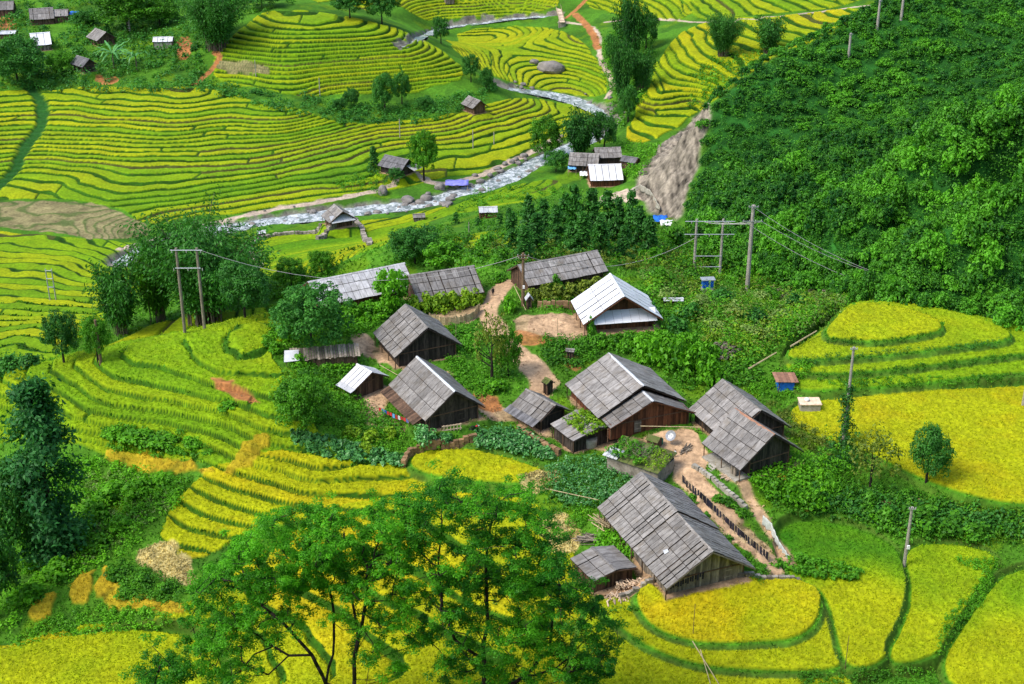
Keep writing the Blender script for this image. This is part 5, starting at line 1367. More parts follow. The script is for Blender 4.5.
hut(262, 238, 9, 8, 1.5, .5, .3, 'tiny white hut alone in the valley paddies', 'roof_pale', 'concrete')
hut(449, 2, 10, 10, 1.8, 1.0, .3, 'tiny hut at the top edge beyond the upper river bend', 'roof', 'wood_grey')
hut(630, 166, 18, 14, 1.6, 1.1, -.5, 'low dark roof half hidden right of the riverside cluster', 'roof_dark')
hut(529, 308, 9, 8, 1.6, .9, -1.4, 'tiny gabled hut at the foot of the village pole', 'roof_pale', 'wood_dark')
hut(570, 362, 10, 8, 2.0, .25, -.2, 'narrow plank stand on the slope left of the large house', 'roof', 'wood_dark')
hut(548, 393, 10, 12, 1.9, .5, -.9, 'little sheet roofed lean-to behind the open shed', 'roof_moss', 'wood_dark')
hut(673, 305, 22, 10, 1.0, .2, 0, 'low flat grey roof in the bushes under the power poles', 'roof_pale', 'wood_dark')

# H5: long collapsing shelter, H15: mossy shed, plants on the roofs
p = G(320, 362); o = empty('shelter', p, .18, 'long sagging plank shelter under the rounded dark tree', 'shelter')
b = MB(); rg = random.Random(5)
for i in range(26):
    x = -4.6+.42*i; t = rg.random(); e = rg.uniform(-.1, .1)
    b.slab([(x, -1.9+rg.uniform(-.2, .2), 1.45+e), (x+.36, -1.9+rg.uniform(-.2, .2), 1.45+e), (x+.36, 1.6, 2.0+e), (x, 1.6, 2.0+e)], .05, t)
b.build('roof', M['wood_grey'], o)
b = MB(); b.slab([(-5.6, -2.2, 1.5), (-3.2, -2.2, 1.6), (-3.2, .6, 2.15), (-5.4, .8, 2.1)], .05, .7); b.build('roof_sheet', M['roof_pale'], o)
b = MB()
for i in range(30): b.box((-3.6+i*.32, -1.5, .45), (.3, .08, 1.6), rg.random())
b.build('wall', M['wood_brown'], o)
for x in (-5.2, -2, 1.5, 5.6): 
    b = MB(); b.tube([(x, -1.7, -.4), (x, -1.7, 1.5)], .07, 5); b.build('post', M['wood_brown'], o)
p = G(640, 470); p[2] = -101.0
o = empty('shed', p, -.62, 'low mossy roofed shed covered by dry twigs behind the front house', 'shed')
b = MB()
for i in range(7):
    for j in range(3):
        x = -4.4+1.25*i; b.slab([(x, -2.6+1.8*j, 1.75+.28*j+rg.uniform(0, .08)), (x+1.2, -2.6+1.8*j, 1.75+.28*j+rg.uniform(0, .08)), (x+1.2, -.75+1.8*j, 2.05+.28*j), (x, -.75+1.8*j, 2.05+.28*j)], .05, rg.random())
b.build('roof', M['roof_moss'], o)
b = MB()
for i in range(4): b.slab([(-4.6+.6*i, -2.8, 1.95), (-4.05+.6*i, -2.8, 1.95), (-4.05+.6*i, -.6, 2.35), (-4.6+.6*i, -.6, 2.35)], .04, .7)
b.build('roof_sheet', M['roof_pale'], o)
b = MB(); b.box((0, -2.2, .6), (8.2, .12, 2.0), .4); b.box((0, 2.3, .8), (8.2, .12, 2.4), .4); b.box((-4.1, 0, .7), (.12, 4.4, 2.2), .5); b.box((4.1, 0, .7), (.12, 4.4, 2.2), .5); b.build('wall', M['wallstone'], o)
R5 = np.random.default_rng(55)
C = np.c_[R5.uniform(-4.3, 4.3, 150), R5.uniform(-2.6, 2.6, 150), R5.uniform(2.2, 2.9, 150)]
ca, sa = math.cos(-.62), math.sin(-.62)
def rooftop(cen, yaw, C, label, mt, ls=.42, rad=.4, nl=9):
    v = link('roof_plants', leaf_mesh('roof_plants', [clump_leaves(C, rad, nl, ls, R5, .8, .5, .5, .7)], LM[mt]), None, cen, yaw); return tag(v, label, 'plants', None, 'stuff')
rooftop(p, -.62, C[C[:, 0] < 1.5], 'green vines spread over the left part of the mossy shed', 'mid')
rooftop(p, -.62, np.c_[R5.uniform(1, 4.3, 60), R5.uniform(-2.4, 2.4, 60), R5.uniform(2.3, 2.8, 60)], 'bright moss and weeds on the right part of the mossy shed', 'lime', .3)
tw = MB()
for i in range(90):
    q = Vector((R5.normal(.6, 1.1), R5.normal(0, .9), 2.5)); d = Vector((R5.normal(), R5.normal(), .9)).normalized()*R5.uniform(.7, 1.6)
    tw.tube([q, q+d*.5, q+d+Vector((0, 0, .1))], [.03, .02, .01], 3, R5.random())
tag(tw.build('dry_twigs', M['wood_grey'], None, p, -.62), 'pile of dry grey twigs lying on the mossy shed', 'twigs')
x, y, a, L, W, hr, he, zg = HP['H11']; u = np.array([math.cos(a), math.sin(a)])
C = np.c_[R5.uniform(-2.6, 3, 200), R5.uniform(-2.4, 3.6, 200), R5.uniform(3.0, 3.7, 200)]; C[:, 2] -= np.abs(C[:, 1])*.24
rooftop((x-u[0]*L/2, y-u[1]*L/2, zg), a, C, 'yellow green plants growing on the roof of the low shed', 'lime', .5, .5)

# ------------------------------------------------------------------ poles, wires
def pole(px, py, top, rpx, label, arms=((.3, 1.6),), mt='pole', group=None, box=None, lean=(0, 0), insul=True, yaw=0.0):
    p = G(px, py); H = top_z(p[1], top)-p[2]; r = max(.06, rpx*p[1]/FPX/2)
    o = empty('utility_pole', p, yaw, label, 'pole', group)
    b = MB(); b.tube([(0, 0, -.5), (lean[0]*H*.5, lean[1]*H*.5, H*.5), (lean[0]*H, lean[1]*H, H)], [r, r*.88, r*.72], 8); b.build('shaft', M[mt], o)
    for dz, w in arms:
        c = MB(); c.box((lean[0]*H, lean[1]*H-r*.9, H-dz), (w, .10, .12), .5); ca_ = c.build('crossarm', M['pole_wood'] if mt == 'pole_wood' else M['metal'], o)
        if insul:
            for k in (-.45, -.15, .15, .45):
                i_ = MB(); i_.tube([(k*w+lean[0]*H, lean[1]*H-r*.9, H-dz+.06), (k*w+lean[0]*H, lean[1]*H-r*.9, H-dz+.14), (k*w+lean[0]*H, lean[1]*H-r*.9, H-dz+.3)], [.05, .09, .05], 6); i_.build('insulator', M['ceramic'], ca_)
    if box:
        c = MB(); c.box((.1, -r-.14, H*box), (.35, .25, .5), .6); c.build('meter_box', M['white'], o)
    return o, p, H
pole(747, 291, 205, 5, 'tall concrete power pole with crossarms right of the pole frame', ((.25, 1.8), (3.0, 3.6)))
pole(523, 306, 253, 4, 'brown timber pole with crossarms at the top of the village path', ((.4, 2.0), (.9, 1.6)), 'pole_wood', box=.38)
pole(904, 566, 507, 4.5, 'grey power pole standing between the lower fields', ((.2, .9),), box=.35)
o, pv, H = pole(843, 444, 347, 4, 'weathered pole overgrown with dark vines beside the yellow field', ((.25, 1.0),))
C = []
for i in range(150):
    t = RNG.random()**1.2; C.append((pv[0]+RNG.normal()*.42*(1.6-t), pv[1]+RNG.normal()*.42*(1.6-t), pv[2]+H*.70*t-1.5))
for i in range(120):
    t = RNG.random(); q = G(843+RNG.normal()*12, 446+26*t); C.append((q[0], q[1], q[2]+abs(RNG.normal())*1.2))
tag(link('vine', leaf_mesh('vine', [clump_leaves(np.array(C), .5, 16, .32, RNG, .5, .4, .5)], LM['dark'])), 'dark climbing vine wrapped round the weathered pole', 'vine')
C = [np.r_[G(835+RNG.normal()*9, 476+RNG.normal()*12)]+np.array([0, 0, abs(RNG.normal())*1.4]) for i in range(110)]
tag(link('vine', leaf_mesh('vine', [clump_leaves(np.array(C), .5, 14, .34, RNG, .6, .55, .5)], LM['bright'])), 'bright climbing plant at the foot of the vine covered pole', 'vine')
pole(101, 364, 320, 4, 'short dark pole on the crest of the left terraces', (), 'pole_wood')
pole(848, 62, 33, 3, 'pale pole lowest on the ridge of the wooded hill', ((.2, 1.0),), insul=False)
pole(877, 30, 0, 3, 'pale pole middle one of three on the ridge of the wooded hill', ((.2, 1.0),), insul=False)
pole(901, 20, -8, 3, 'pale pole rightmost on the ridge of the wooded hill', ((.2, 1.0),), insul=False)
pole(386, 0, -16, 2, 'thin pole at the top edge above the terraced knoll', (), insul=False)
pole(1023, 405, 374, 4, 'pole cut by the right edge above the yellow field', (), box=.5)
pole(130, 32, 18, 2.5, 'thin pale pole in the greenery of the far hamlet', (), insul=False)
for px, py, t in ((320,96,78),(256,76,60),(400,138,119),(473,148,130),(494,144,132),(632,210,192),(469,236,222)):
    q = G(px, py)
    pole(px, py, t, 1.1, {320:'thin pole at the right foot of the knoll terraces',256:'thin pole on the left of the knoll terraces',400:'thin pole in the fields below the knoll',473:'thin pole in the fields right of the tall loose tree',494:'short thin pole in the fields near the flat topped tree',632:'thin pole beside the bare slope above the conifers',469:'pale short pole left of the young conifers'}[px], (), insul=False)

def frame(pa, pb, top, rpx, arms, label, mt='pole', over=.25):
    a = G(*pa); b_ = np.array([a[0]+(pb[0]-pa[0])*(a@FW)/FPX, a[1], 0.]); b_[2] = float(gz(b_[0], b_[1])); c = (a+b_)/2; o = empty('twin_pole', (c[0], c[1], min(a[2], b_[2])), 0, label, 'twin pole')
    zt = top_z(c[1], top); org = np.array(o.location); P = []
    for q in (a, b_):
        m = MB(); r = rpx*q[1]/FPX/2; zq = top_z(q[1], top); m.tube([q-org-np.array([0, 0, .5]), np.array([q[0], q[1], zq])-org], [r, r*.8], 8); m.build('pole', M[mt], o); P.append(np.array([q[0], q[1], zq])-org)
    d = P[1]-P[0]
    for dz, ov in arms:
        m = MB(); z = np.array([0, -.22, -dz]); m.tube([P[0]-d*ov+z, P[1]+d*ov+z], .09, 5); am = m.build('crossbar', M['pole_wood'] if mt == 'pole_wood' else M['metal'], o)
        if ov > .1:
            for t in (-.2, .5, 1.2):
                i_ = MB(); q = P[0]+d*t+z; i_.tube([q, q-np.array([0, 0, .35]), q-np.array([0, 0, .5])], [.05, .1, .05], 6); i_.build('insulator', M['ceramic'], am)
    return o
frame((185, 333), (205, 327), 248, 3.6, ((.3, .28), (3.4, .12)), 'twin timber poles joined by a crossbar on the left terraces', 'wood_grey')
frame((694, 270), (720, 274), 219, 3.2, ((.4, .45), (3.0, .45), (7.4, .02), (9.6, .02)), 'concrete double pole frame with four crossbars above the blue transformer', 'pole')
frame((50, 300), (56, 301), 269, 1.6, ((.3, .05), (2.2, .02), (4.2, .02)), 'small white pole frame standing in the left valley paddies', 'metal')
def wire(A, B, sag, label, group):
    A, B = Vector(A), Vector(B); b = MB(); n = 14
    b.tube([A.lerp(B, t/n)-Vector((0, 0, sag*4*(t/n)*(1-t/n))) for t in range(n+1)], .045, 3); tag(b.build('power_line', M['ceramic']), label, 'power line', group)
q = G(747, 291); zt = top_z(q[1], 207); e = G(1010, 302)
_d = rays(1012., 300.); WE = _d*(227./_d[1])
for i, k in enumerate((-1.6, 0, 1.6)): wire((q[0]+k, q[1], zt-(2.7 if k else 0)), (WE[0]+k, WE[1]+k, WE[2]+.6*k), 4.0, 'thin power line running from the tall concrete pole down to the right', 'power lines right of the tall pole')
q2 = G(707, 272); zf = top_z(q2[1], 221)
for k in (-1.8, 0, 1.8): wire((q2[0]+k, q2[1], zf), (q[0]+k*.8, q[1], zt-2.9), .5, 'short power line between the pole frame and the tall concrete pole', 'power lines of the pole frame')
q3 = G(523, 306); z3 = top_z(q3[1], 255)
wire((q3[0], q3[1], z3), (q2[0]-2, q2[1], zf-3), 4.0, 'long thin power line from the timber pole to the pole frame', None)
q4 = G(195, 330); z4 = top_z(q4[1], 250)
wire((q4[0]+2, q4[1], z4), (q3[0], q3[1], z3), 5.0, 'long thin power line from the twin timber poles to the village pole', None)
# stakes and sticks
def stake(px, py, top, label, r=.05, mt='bamboo_pole', name='stake'):
    p = G(px, py); b = MB(); b.tube([(0, 0, -.3), (.02, 0, top_z(p[1], top)-p[2])], [r, r*.7], 5, .3); return tag(b.build(name, M[mt], None, p), label, 'stake')
stake(693, 634, 604, 'thin wooden stake standing in the curved ripe field', .05, 'pole_wood'); stake(845, 668, 636, 'thin wooden stake at the edge of the lower right field', .05, 'pole_wood')
stake(456, 340, 312, 'thin stake in front of the earth terrace', .05); stake(557, 345, 318, 'thin stake on the bank before the white roofed house', .05)
def rod(p1, h1, p2, h2, r, label, name='bamboo_pole', cat='bamboo pole', group=None):
    a = G(*p1); c = G(*p2); b = MB(); b.tube([(0, 0, h1), (c-a)/2+np.array([0, 0, (h1+h2)/2]), c-a+np.array([0, 0, h2])], [r, r*.9, r*.7], 5, .7); return tag(b.build(name, M['bamboo_pole'], None, a), label, cat, group)
rod((692, 648), 1.0, (722, 690), .1, .07, 'longer bamboo pole leaning over the bottom field'); rod((700, 655), .8, (712, 690), .1, .06, 'shorter bamboo pole leaning over the bottom field')
rod((748, 374), .9, (776, 358), 1.0, .14, 'grey log lower on the slope above the right house', 'log', 'log'); rod((790, 352), 1.0, (816, 337), 1.1, .14, 'grey log higher on the slope by the right terraces', 'log', 'log')
rod((545, 494), .9, (598, 508), 1.3, .07, 'bamboo rail across the garden below the leafy crop'); rod((514, 292), 1.2, (526, 312), .3, .07, 'curved pale bamboo leaning by the village pole')
rod((640, 440), 2.3, (700, 443), 2.6, .07, 'long bamboo clothes rail across the earth yard')
rod((380, 374), 1.6, (398, 382), 1.2, .06, 'bamboo rail between the white roofed shed and its neighbour')

# ------------------------------------------------------------------ walls and fences
def wall_along(pl, h, th, mt, label, name='stone_wall', cat='wall', z=None, stones=True):
    P = chaikin(GB(pl), 1, False); seg = np.r_[0, np.cumsum(np.hypot(*np.diff(P, axis=0).T))]; b = MB(); t = 0; rg = random.Random(len(P))
    while t < seg[-1]:
        w = rg.uniform(.45, .9) if stones else .28
        x, y = np.interp(t, seg, P[:, 0]), np.interp(t, seg, P[:, 1]); x2, y2 = np.interp(t+w, seg, P[:, 0]), np.interp(t+w, seg, P[:, 1])
        a = math.atan2(y2-y, x2-x) if (x2-x or y2-y) else 0; g = float(gz(x, y))
        Mr = Matrix.Rotation(a, 3, 'Z') @ Matrix.Rotation(rg.uniform(-.06, .06), 3, 'Y')
        hh = h*rg.uniform(.85, 1.1)
        if stones:
            k = max(1, int(h/.45))
            for j in range(k): b.box((x+rg.uniform(-.06, .06), y+rg.uniform(-.06, .06), g-.3+(hh+.3)*(j+.5)/k), (w*rg.uniform(.9, 1.08), th*rg.uniform(.85, 1.15), (hh+.3)/k*.98), rg.random(), Mr)
        else: b.box((x, y, g+hh/2-.15), (w*.93, th, hh+.3), rg.random(), Mr)
        t += w
    return tag(b.build(name, M[mt]), label, cat)
wall_along([(262,268),(250,252),(252,244),(268,238),(298,234),(322,234)], .9, .8, 'wallstone', 'curved dry stone wall left of the lone hut in the paddies')
wall_along([(318,240),(337,236),(345,228),(356,222)], 1.2, 1.2, 'wallstone', 'thick pale stone wall below the lone hut')
wall_along([(356,223),(364,232),(370,246)], .9, 1.2, 'wallstone', 'dry stone wall running right from the lone hut down the paddies')
wall_along([(404,468),(408,456),(420,450),(460,444),(478,440)], 1.2, .6, 'mudwall', 'low mud wall below the grey gabled house')
wall_along([(520,432),(540,446),(560,456)], 1.2, .6, 'mudwall', 'low mud wall in front of the low overgrown shed')
wall_along([(622,600),(640,592),(700,582),(780,578),(800,578)], .55, .5, 'wallstone', 'low dark stone kerb between the front house and the ripe field')
wall_along([(694,468),(706,476),(722,490),(745,508)], .6, .6, 'concrete', 'pale low retaining wall under the right house porch')
wall_along([(540,308),(575,308),(588,306)], 1.3, .4, 'mudwall', 'brown earth retaining wall behind the terrace of the white roof')
wall_along([(430,322),(445,326),(472,322),(480,310)], 1.5, .08, 'bamboo_pole', 'bamboo paling fence round the terrace beside the village path', 'bamboo_fence', 'fence', stones=False)
wall_along([(404,302),(440,306),(472,300)], .9, .08, 'bamboo_pole', 'low bamboo fence before the vines of the long roofs', 'bamboo_fence', 'fence', stones=False)
wall_along([(880,505),(900,506),(922,503)], .7, .3, 'mudwall', 'short weathered earth wall below the olive shrub tree')
# clothes fence: posts, rail, dark skirts
A, B_ = G(682, 484), G(768, 562); o = empty('clothes_line', A, 0, 'fence line hung with dark indigo clothes along the earth path', 'clothes line')
n = 8
for i in range(n+1):
    q = A+(B_-A)*i/n; z = float(gz(q[0], q[1])); m = MB(); m.tube([(q[0]-A[0], q[1]-A[1], z-A[2]-.3), (q[0]-A[0], q[1]-A[1], z-A[2]+1.5)], .05, 5); m.build('post', M['bamboo_pole'], o)
m = MB(); m.tube([(q_[0]-A[0], q_[1]-A[1], float(gz(q_[0], q_[1]))-A[2]+1.42) for q_ in [A+(B_-A)*t/20 for t in range(21)]], .03, 4); m.build('rail', M['bamboo_pole'], o)
t = 0.01
dirv = (B_-A)[:2]; ang = math.atan2(dirv[1], dirv[0])
while t < .99:
    q = A+(B_-A)*t; z = float(gz(q[0], q[1]))-A[2]; h = random.uniform(.85, 1.25); w = random.uniform(.3, .6); m = MB(); ee = random.uniform(-.03, .03)
    Mr = Matrix.Rotation(ang+random.uniform(-.25, .25), 3, 'Z'); c = Vector((q[0]-A[0], q[1]-A[1], z+1.42))
    pts = [Vector((-w*.35, 0, 0)), Vector((w*.35, 0, 0)), Vector((w*.5, .05+ee, -h)), Vector((-w*.5, .05+ee, -h*.96))]
    m.slab([Mr @ p_+c for p_ in pts], .05, random.random()); m.build('garment', M['cloth_dark'], o); t += random.uniform(.022, .042)
# white net
def cloth_strip(pl, h, mt, label, name, cat, wav=.15):
    P = [G(*q) for q in pl]; o0 = P[0]; V = []; F = []; n = 0
    S = np.array(P); seg = np.r_[0, np.cumsum(np.linalg.norm(np.diff(S, axis=0), axis=1))]; N_ = 26
    for i in range(N_):
        q = np.array([np.interp(seg[-1]*i/(N_-1), seg, S[:, k]) for k in range(3)])-o0; hh = h(i/(N_-1)) if callable(h) else h
        for j in range(5): V.append((q[0]+wav*math.sin(i*1.7)*(1-j/5), q[1]+wav*math.cos(i*1.3)*(1-j/5), q[2]+hh*j/4-.08*math.sin(i*2.1)*(j == 4)))
    for i in range(N_-1):
        for j in range(4): F.append((i*5+j, (i+1)*5+j, (i+1)*5+j+1, i*5+j+1))
    o = link(name, np_mesh(name, V, F, [.5]*len(V), M[mt], True), None, o0); md = o.modifiers.new('thick', 'SOLIDIFY'); md.thickness = .03
    return tag(o, label, cat)
cloth_strip([(762,526),(770,532),(778,548),(790,562)], lambda t: 1.7-1.1*t, 'netting', 'white net fence between the earth path and the green field', 'net_fence', 'fence')
# laundry with several bright clothes on a line
A, B_ = G(379, 415), G(409, 427); o = empty('clothes_line', A, 0, 'clothes line of red and bright washing in the yard left of the gabled house', 'clothes line')
d = B_-A
for t in (0, 1): m = MB(); m.tube([(d[0]*t, d[1]*t, d[2]*t-.3), (d[0]*t, d[1]*t, d[2]*t+1.4)], .05, 5); m.build('post', M['bamboo_pole'], o)
m = MB(); m.tube([(d[0]*t/8, d[1]*t/8, d[2]*t/8+1.35-.12*math.sin(math.pi*t/8)) for t in range(9)], .02, 4); m.build('rail', M['wire'], o)
ang = math.atan2(d[1], d[0])
for i in range(11):
    t = (i+.5)/11; w = .4; h = random.uniform(.5, .85); c = Vector((d[0]*t, d[1]*t, d[2]*t+1.33-.12*math.sin(math.pi*t))); Mr = Matrix.Rotation(ang, 3, 'Z')
    m = MB(); m.slab([Mr @ Vector(v)+c for v in ((-w/2, 0, 0), (w/2, 0, 0), (w*.6, .04, -h), (-w*.6, .04, -h))], .04, random.random())
    m.build('garment', M[['cloth_red', 'cloth_red', 'bluelight', 'cloth_red', 'white', 'cloth_red', 'cloth_red', 'violet', 'cloth_red', 'bluelight', 'blue'][(i+8) % 11]], o)

# ------------------------------------------------------------------ small things
def at(px, py, dz=0): p = G(px, py); p[2] += dz; return p
# blue sheeted pen
o = empty('animal_pen', at(784, 388), .1, 'small pen wrapped in bright blue sheeting with a plank roof', 'pen')
b = MB()
for i in range(6): b.slab([(-1.7+.6*i, -1.3, 1.75-.04*i), (-1.13+.6*i, -1.3, 1.75-.04*i), (-1.13+.6*i, 1.4, 2.15-.04*i), (-1.7+.6*i, 1.4, 2.15-.04*i)], .06, random.random())
b.build('roof', M['rust'], o)
b = MB(); b.box((.1, -.95, .7), (2.5, .06, 1.6), .5); b.box((1.3, 0, .7), (.06, 1.9, 1.6), .4); b.box((-1.1, 0, .7), (.06, 1.9, 1.6), .3); b.box((.1, .95, .7), (2.5, .06, 1.6), .5); b.build('wall', M['blue'], o)
for x, y in ((-1.15, -1), (1.35, -1), (-1.15, 1), (1.35, 1)): b = MB(); b.tube([(x, y, -.3), (x, y, 1.8)], .06, 5); b.build('post', M['wood_brown'], o)
# concrete tank
o = empty('water_tank', at(809, 408), 0, 'pale square concrete tank at the corner of the yellow field', 'water tank')
b = MB(); b.box((0, 0, .45), (3.0, 2.2, 1.3), .4); b.build('basin', M['concrete'], o)
b = MB(); b.box((0, 0, 1.16), (3.3, 2.5, .12), .9); b.build('lid', M['firewood'], o)
tag(MB().build('x', M['white']), None); bpy.data.objects.remove(bpy.data.objects['x'])
b = MB(); b.tube([(0, 0, 0), (0, 0, .25), (0, 0, .45), (0, 0, .5)], [.3, .42, .3, .1], 8, .6); tag(b.build('sack', M['white'], None, at(806, 408, 1.22), smooth=True), 'small white sack lying on the concrete tank lid', 'sack')
# tub, barrel, dish, hutch
p = at(590, 446); o = empty('water_tub', p, 0, 'round grey concrete tub beside the low overgrown shed', 'tub')
b = MB(); b.tube([(0, 0, -.1), (0, 0, .2), (0, 0, 1.1), (0, 0, 1.45)], [.95, 1.0, 1.05, .98], 20, .5); b.build('bowl', M['concrete'], o, smooth=True)
b = MB(); b.tube([(0, 0, 1.44), (0, 0, 1.52)], [1.05, 1.02], 20, .4); b.build('rim', M['wallstone'], o)
p = at(661, 444); b = MB(); b.tube([(0, 0, 0), (0, 0, .1), (0, 0, .8), (0, 0, .9)], [.28, .32, .32, .28], 12); tag(b.build('barrel', M['greenplastic'], None, p, smooth=True), 'green plastic barrel beside the hutch in the yard', 'barrel')
o = empty('satellite_dish', at(671, 444), -.6, 'pale satellite dish standing before the large house', 'dish')
b = MB(); b.tube([(0, 0, -.2), (0, 0, 1.3)], .06, 6); b.build('mast', M['metal'], o)
bm = bmesh.new(); bmesh.ops.create_uvsphere(bm, u_segments=20, v_segments=12, radius=1.6)
bmesh.ops.delete(bm, geom=[v for v in bm.verts if v.co.z > -1.2], context='VERTS'); bmesh.ops.translate(bm, vec=(0, 0, 1.6), verts=bm.verts); bmesh.ops.rotate(bm, cent=(0, 0, 0), matrix=Matrix.Rotation(math.radians(50), 3, 'X'), verts=bm.verts); bmesh.ops.translate(bm, vec=(0, -.1, 1.35), verts=bm.verts)
me = bpy.data.meshes.new('reflector'); bm.to_mesh(me); bm.free(); me.materials.append(M['metal']); r_ = link('reflector', me, o); r_.modifiers.new('t', 'SOLIDIFY').thickness = .04
b = MB(); b.tube([(0, -.1, 1.4), (0, -.75, 2.0)], .025, 4); b.box((0, -.78, 2.02), (.12, .12, .16), .5); b.build('receiver', M['metal'], r_)
o = empty('hutch', at(654, 446), -.6, 'little plank hutch with mossy pitched roof in the yard', 'hutch')
b = MB(); b.slab([(-1, 0, 1.7), (1, 0, 1.7), (1, -.9, 1.15), (-1, -.9, 1.15)], .05, .5); b.slab([(-1, 0, 1.72), (1, 0, 1.72), (1, .9, 1.15), (-1, .9, 1.15)], .05, .5); b.build('roof', M['roof_moss'], o)
b = MB()
for i in range(6): b.box((-.75+.3*i, -.6, .6), (.28, .05, 1.3), random.random()); b.box((-.75+.3*i, .6, .6), (.28, .05, 1.3), random.random())
b.box((.85, 0, .7), (.05, 1.2, 1.5), .5); b.box((-.85, 0, .7), (.05, 1.2, 1.5), .5); b.build('wall', M['wood_brown'], o)
# blue transformer tanks under the pole frame
o = empty('transformer', at(707, 293, .9), .1, 'blue transformer with grey top below the double pole frame', 'transformer')
b = MB(); b.box((0, 0, 1.0), (1.9, 1.2, 1.5), .5)
for i in range(6): b.box((-.75+.3*i, -.66, 1.0), (.06, .16, 1.2), .4)
b.build('tank', M['blue'], o); b = MB(); b.box((0, 0, 1.82), (2.5, 1.6, .14), .6); b.build('cover', M['metal'], o); b = MB(); b.box((0, 0, -.5), (2.2, 1.5, 1.5), .4); b.build('plinth', M['concrete'], o)
# tarps
def tarp(px, py, w, d, h, mt, label, name='tarp_shelter', cat='tarp', posts=True, yaw=0.0):
    o = empty(name, at(px, py), yaw, label, cat); V = []; F = []; n = 9
    for i in range(n):
        for j in range(6): u_, v_ = i/(n-1)-.5, j/5-.5; V.append((u_*w, v_*d, h+.5*v_*d*.35+.10*math.sin(i*1.9+j)+.06*math.cos(j*2.3)))
    for i in range(n-1):
        for j in range(5): F.append((i*6+j, (i+1)*6+j, (i+1)*6+j+1, i*6+j+1))
    s = link('sheet', np_mesh('sheet', V, F, RNG.random(len(V)), M[mt], True), o); s.modifiers.new('t', 'SOLIDIFY').thickness = .04
    if posts:
        for x in (-.46, .46):
            for y in (-.45, .45): b = MB(); b.tube([(x*w, y*d, -.3), (x*w, y*d, h+.17*y*d)], .06, 5); b.build('post', M['bamboo_pole'], o)
    return o
tarp(457, 189, 6.6, 3.4, 1.9, 'violet', 'violet blue tarp shelter among the river boulders')
tarp(76, 18, 4.6, 3.2, 1.8, 'blue', 'bright blue sheet roof at the top of the far hamlet')
tarp(572, 173, 2.4, 2.0, 1.6, 'bluelight', 'small light blue sheet at the left riverside house')
tarp(584, 178, 2.4, 2.6, 1.3, 'white', 'small white sheet lean-to beside the bright riverside roof')
tarp(660, 222, 3.6, 3.0, .9, 'blue', 'blue sheet at the foot of the bare slope')
tarp(667, 226, 3.2, 2.6, .8, 'white', 'white sheet at the foot of the bare slope beside the blue one')
cloth_strip([(628,196),(640,190),(650,196),(656,206),(660,214)], 1.5, 'concrete', 'white dust net standing at the foot of the bare slope', 'dust_net', 'net', .4)
# bridge
A = at(560, 18); o = empty('footbridge', A+np.array([0, 0, .3]), 1.6, 'narrow pale footbridge over the upper river', 'bridge')
b = MB(); 
for i in range(24): b.box((-14+i*1.2, 0, 1.2), (1.15, 2.0, .14), random.random())
b.build('deck', M['firewood'], o)
for y in (-1, 1):
    b = MB(); b.tube([(-14, y, 2.2), (0, y, 2.0), (13.8, y, 2.2)], .06, 5)
    for i in range(12): b.tube([(-13.6+i*2.4, y, 1.2), (-13.6+i*2.4, y, 2.1)], .04, 4)
    b.build('railing', M['bamboo_pole'], o)
for x in (-12, 12): b = MB(); b.box((x, 0, -.6), (2.4, 2.6, 3.4), .5); b.build('pier', M['wallstone'], o)
# firewood, planks, odd boards
def pile(px, py, n, L, label, mt='firewood', name='firewood_pile', cat='firewood', sx=1.6, sy=.6, h=.7, yaw=0.0):
    b = MB(); rg = random.Random(n)
    for i in range(n):
        a = yaw+rg.gauss(1.57, .35); c = Vector((rg.uniform(-sx, sx), rg.gauss(0, sy*.5), rg.uniform(.05, h))); d = Vector((math.cos(a), math.sin(a), rg.uniform(-.15, .15)))*L*.5
        b.tube([c-d, c+d], rg.uniform(.05, .10), 5, rg.random())
    return tag(b.build(name, M[mt], None, at(px, py), yaw), label, cat)
pile(634, 585, 110, .7, 'heap of pale split firewood stacked before the front house', sx=2.4, yaw=.25)
pile(618, 598, 40, 1.0, 'pale bark and chips spread left of the firewood heap', sx=1.4, h=.15, sy=1.2)
pile(590, 540, 26, 3.0, 'bundle of grey poles lying behind the small low shed', 'wood_grey', 'pole_pile', 'poles', .8, .9, .6, .8)
pile(604, 525, 16, 3.4, 'tangle of dry sticks between the vines and the front roof', 'bamboo_pole', 'pole_pile', 'poles', 1.0, .8, 1.2, .3)
pile(728, 478, 9, 1.4, 'few boards lying on the porch edge of the right house', 'firewood', 'pole_pile', 'boards', .9, .4, .3, -.5)
pile(686, 450, 10, 2.2, 'planks lying at the back of the earth yard', 'wood_grey', 'pole_pile', 'planks', .8, .5, .3, 1.2)
b = MB()
for i in range(6): b.box((.5*i-1.2, 0, .55), (.12, .08, 1.1), .7)
b.box((0, 0, .95), (3.0, .10, .14), .8); b.box((0, 0, .3), (3.0, .10, .14), .8); tag(b.build('wooden_rack', M['firewood'], None, at(452, 431), .3), 'pale wooden rack at the corner of the grey gabled house', 'rack')
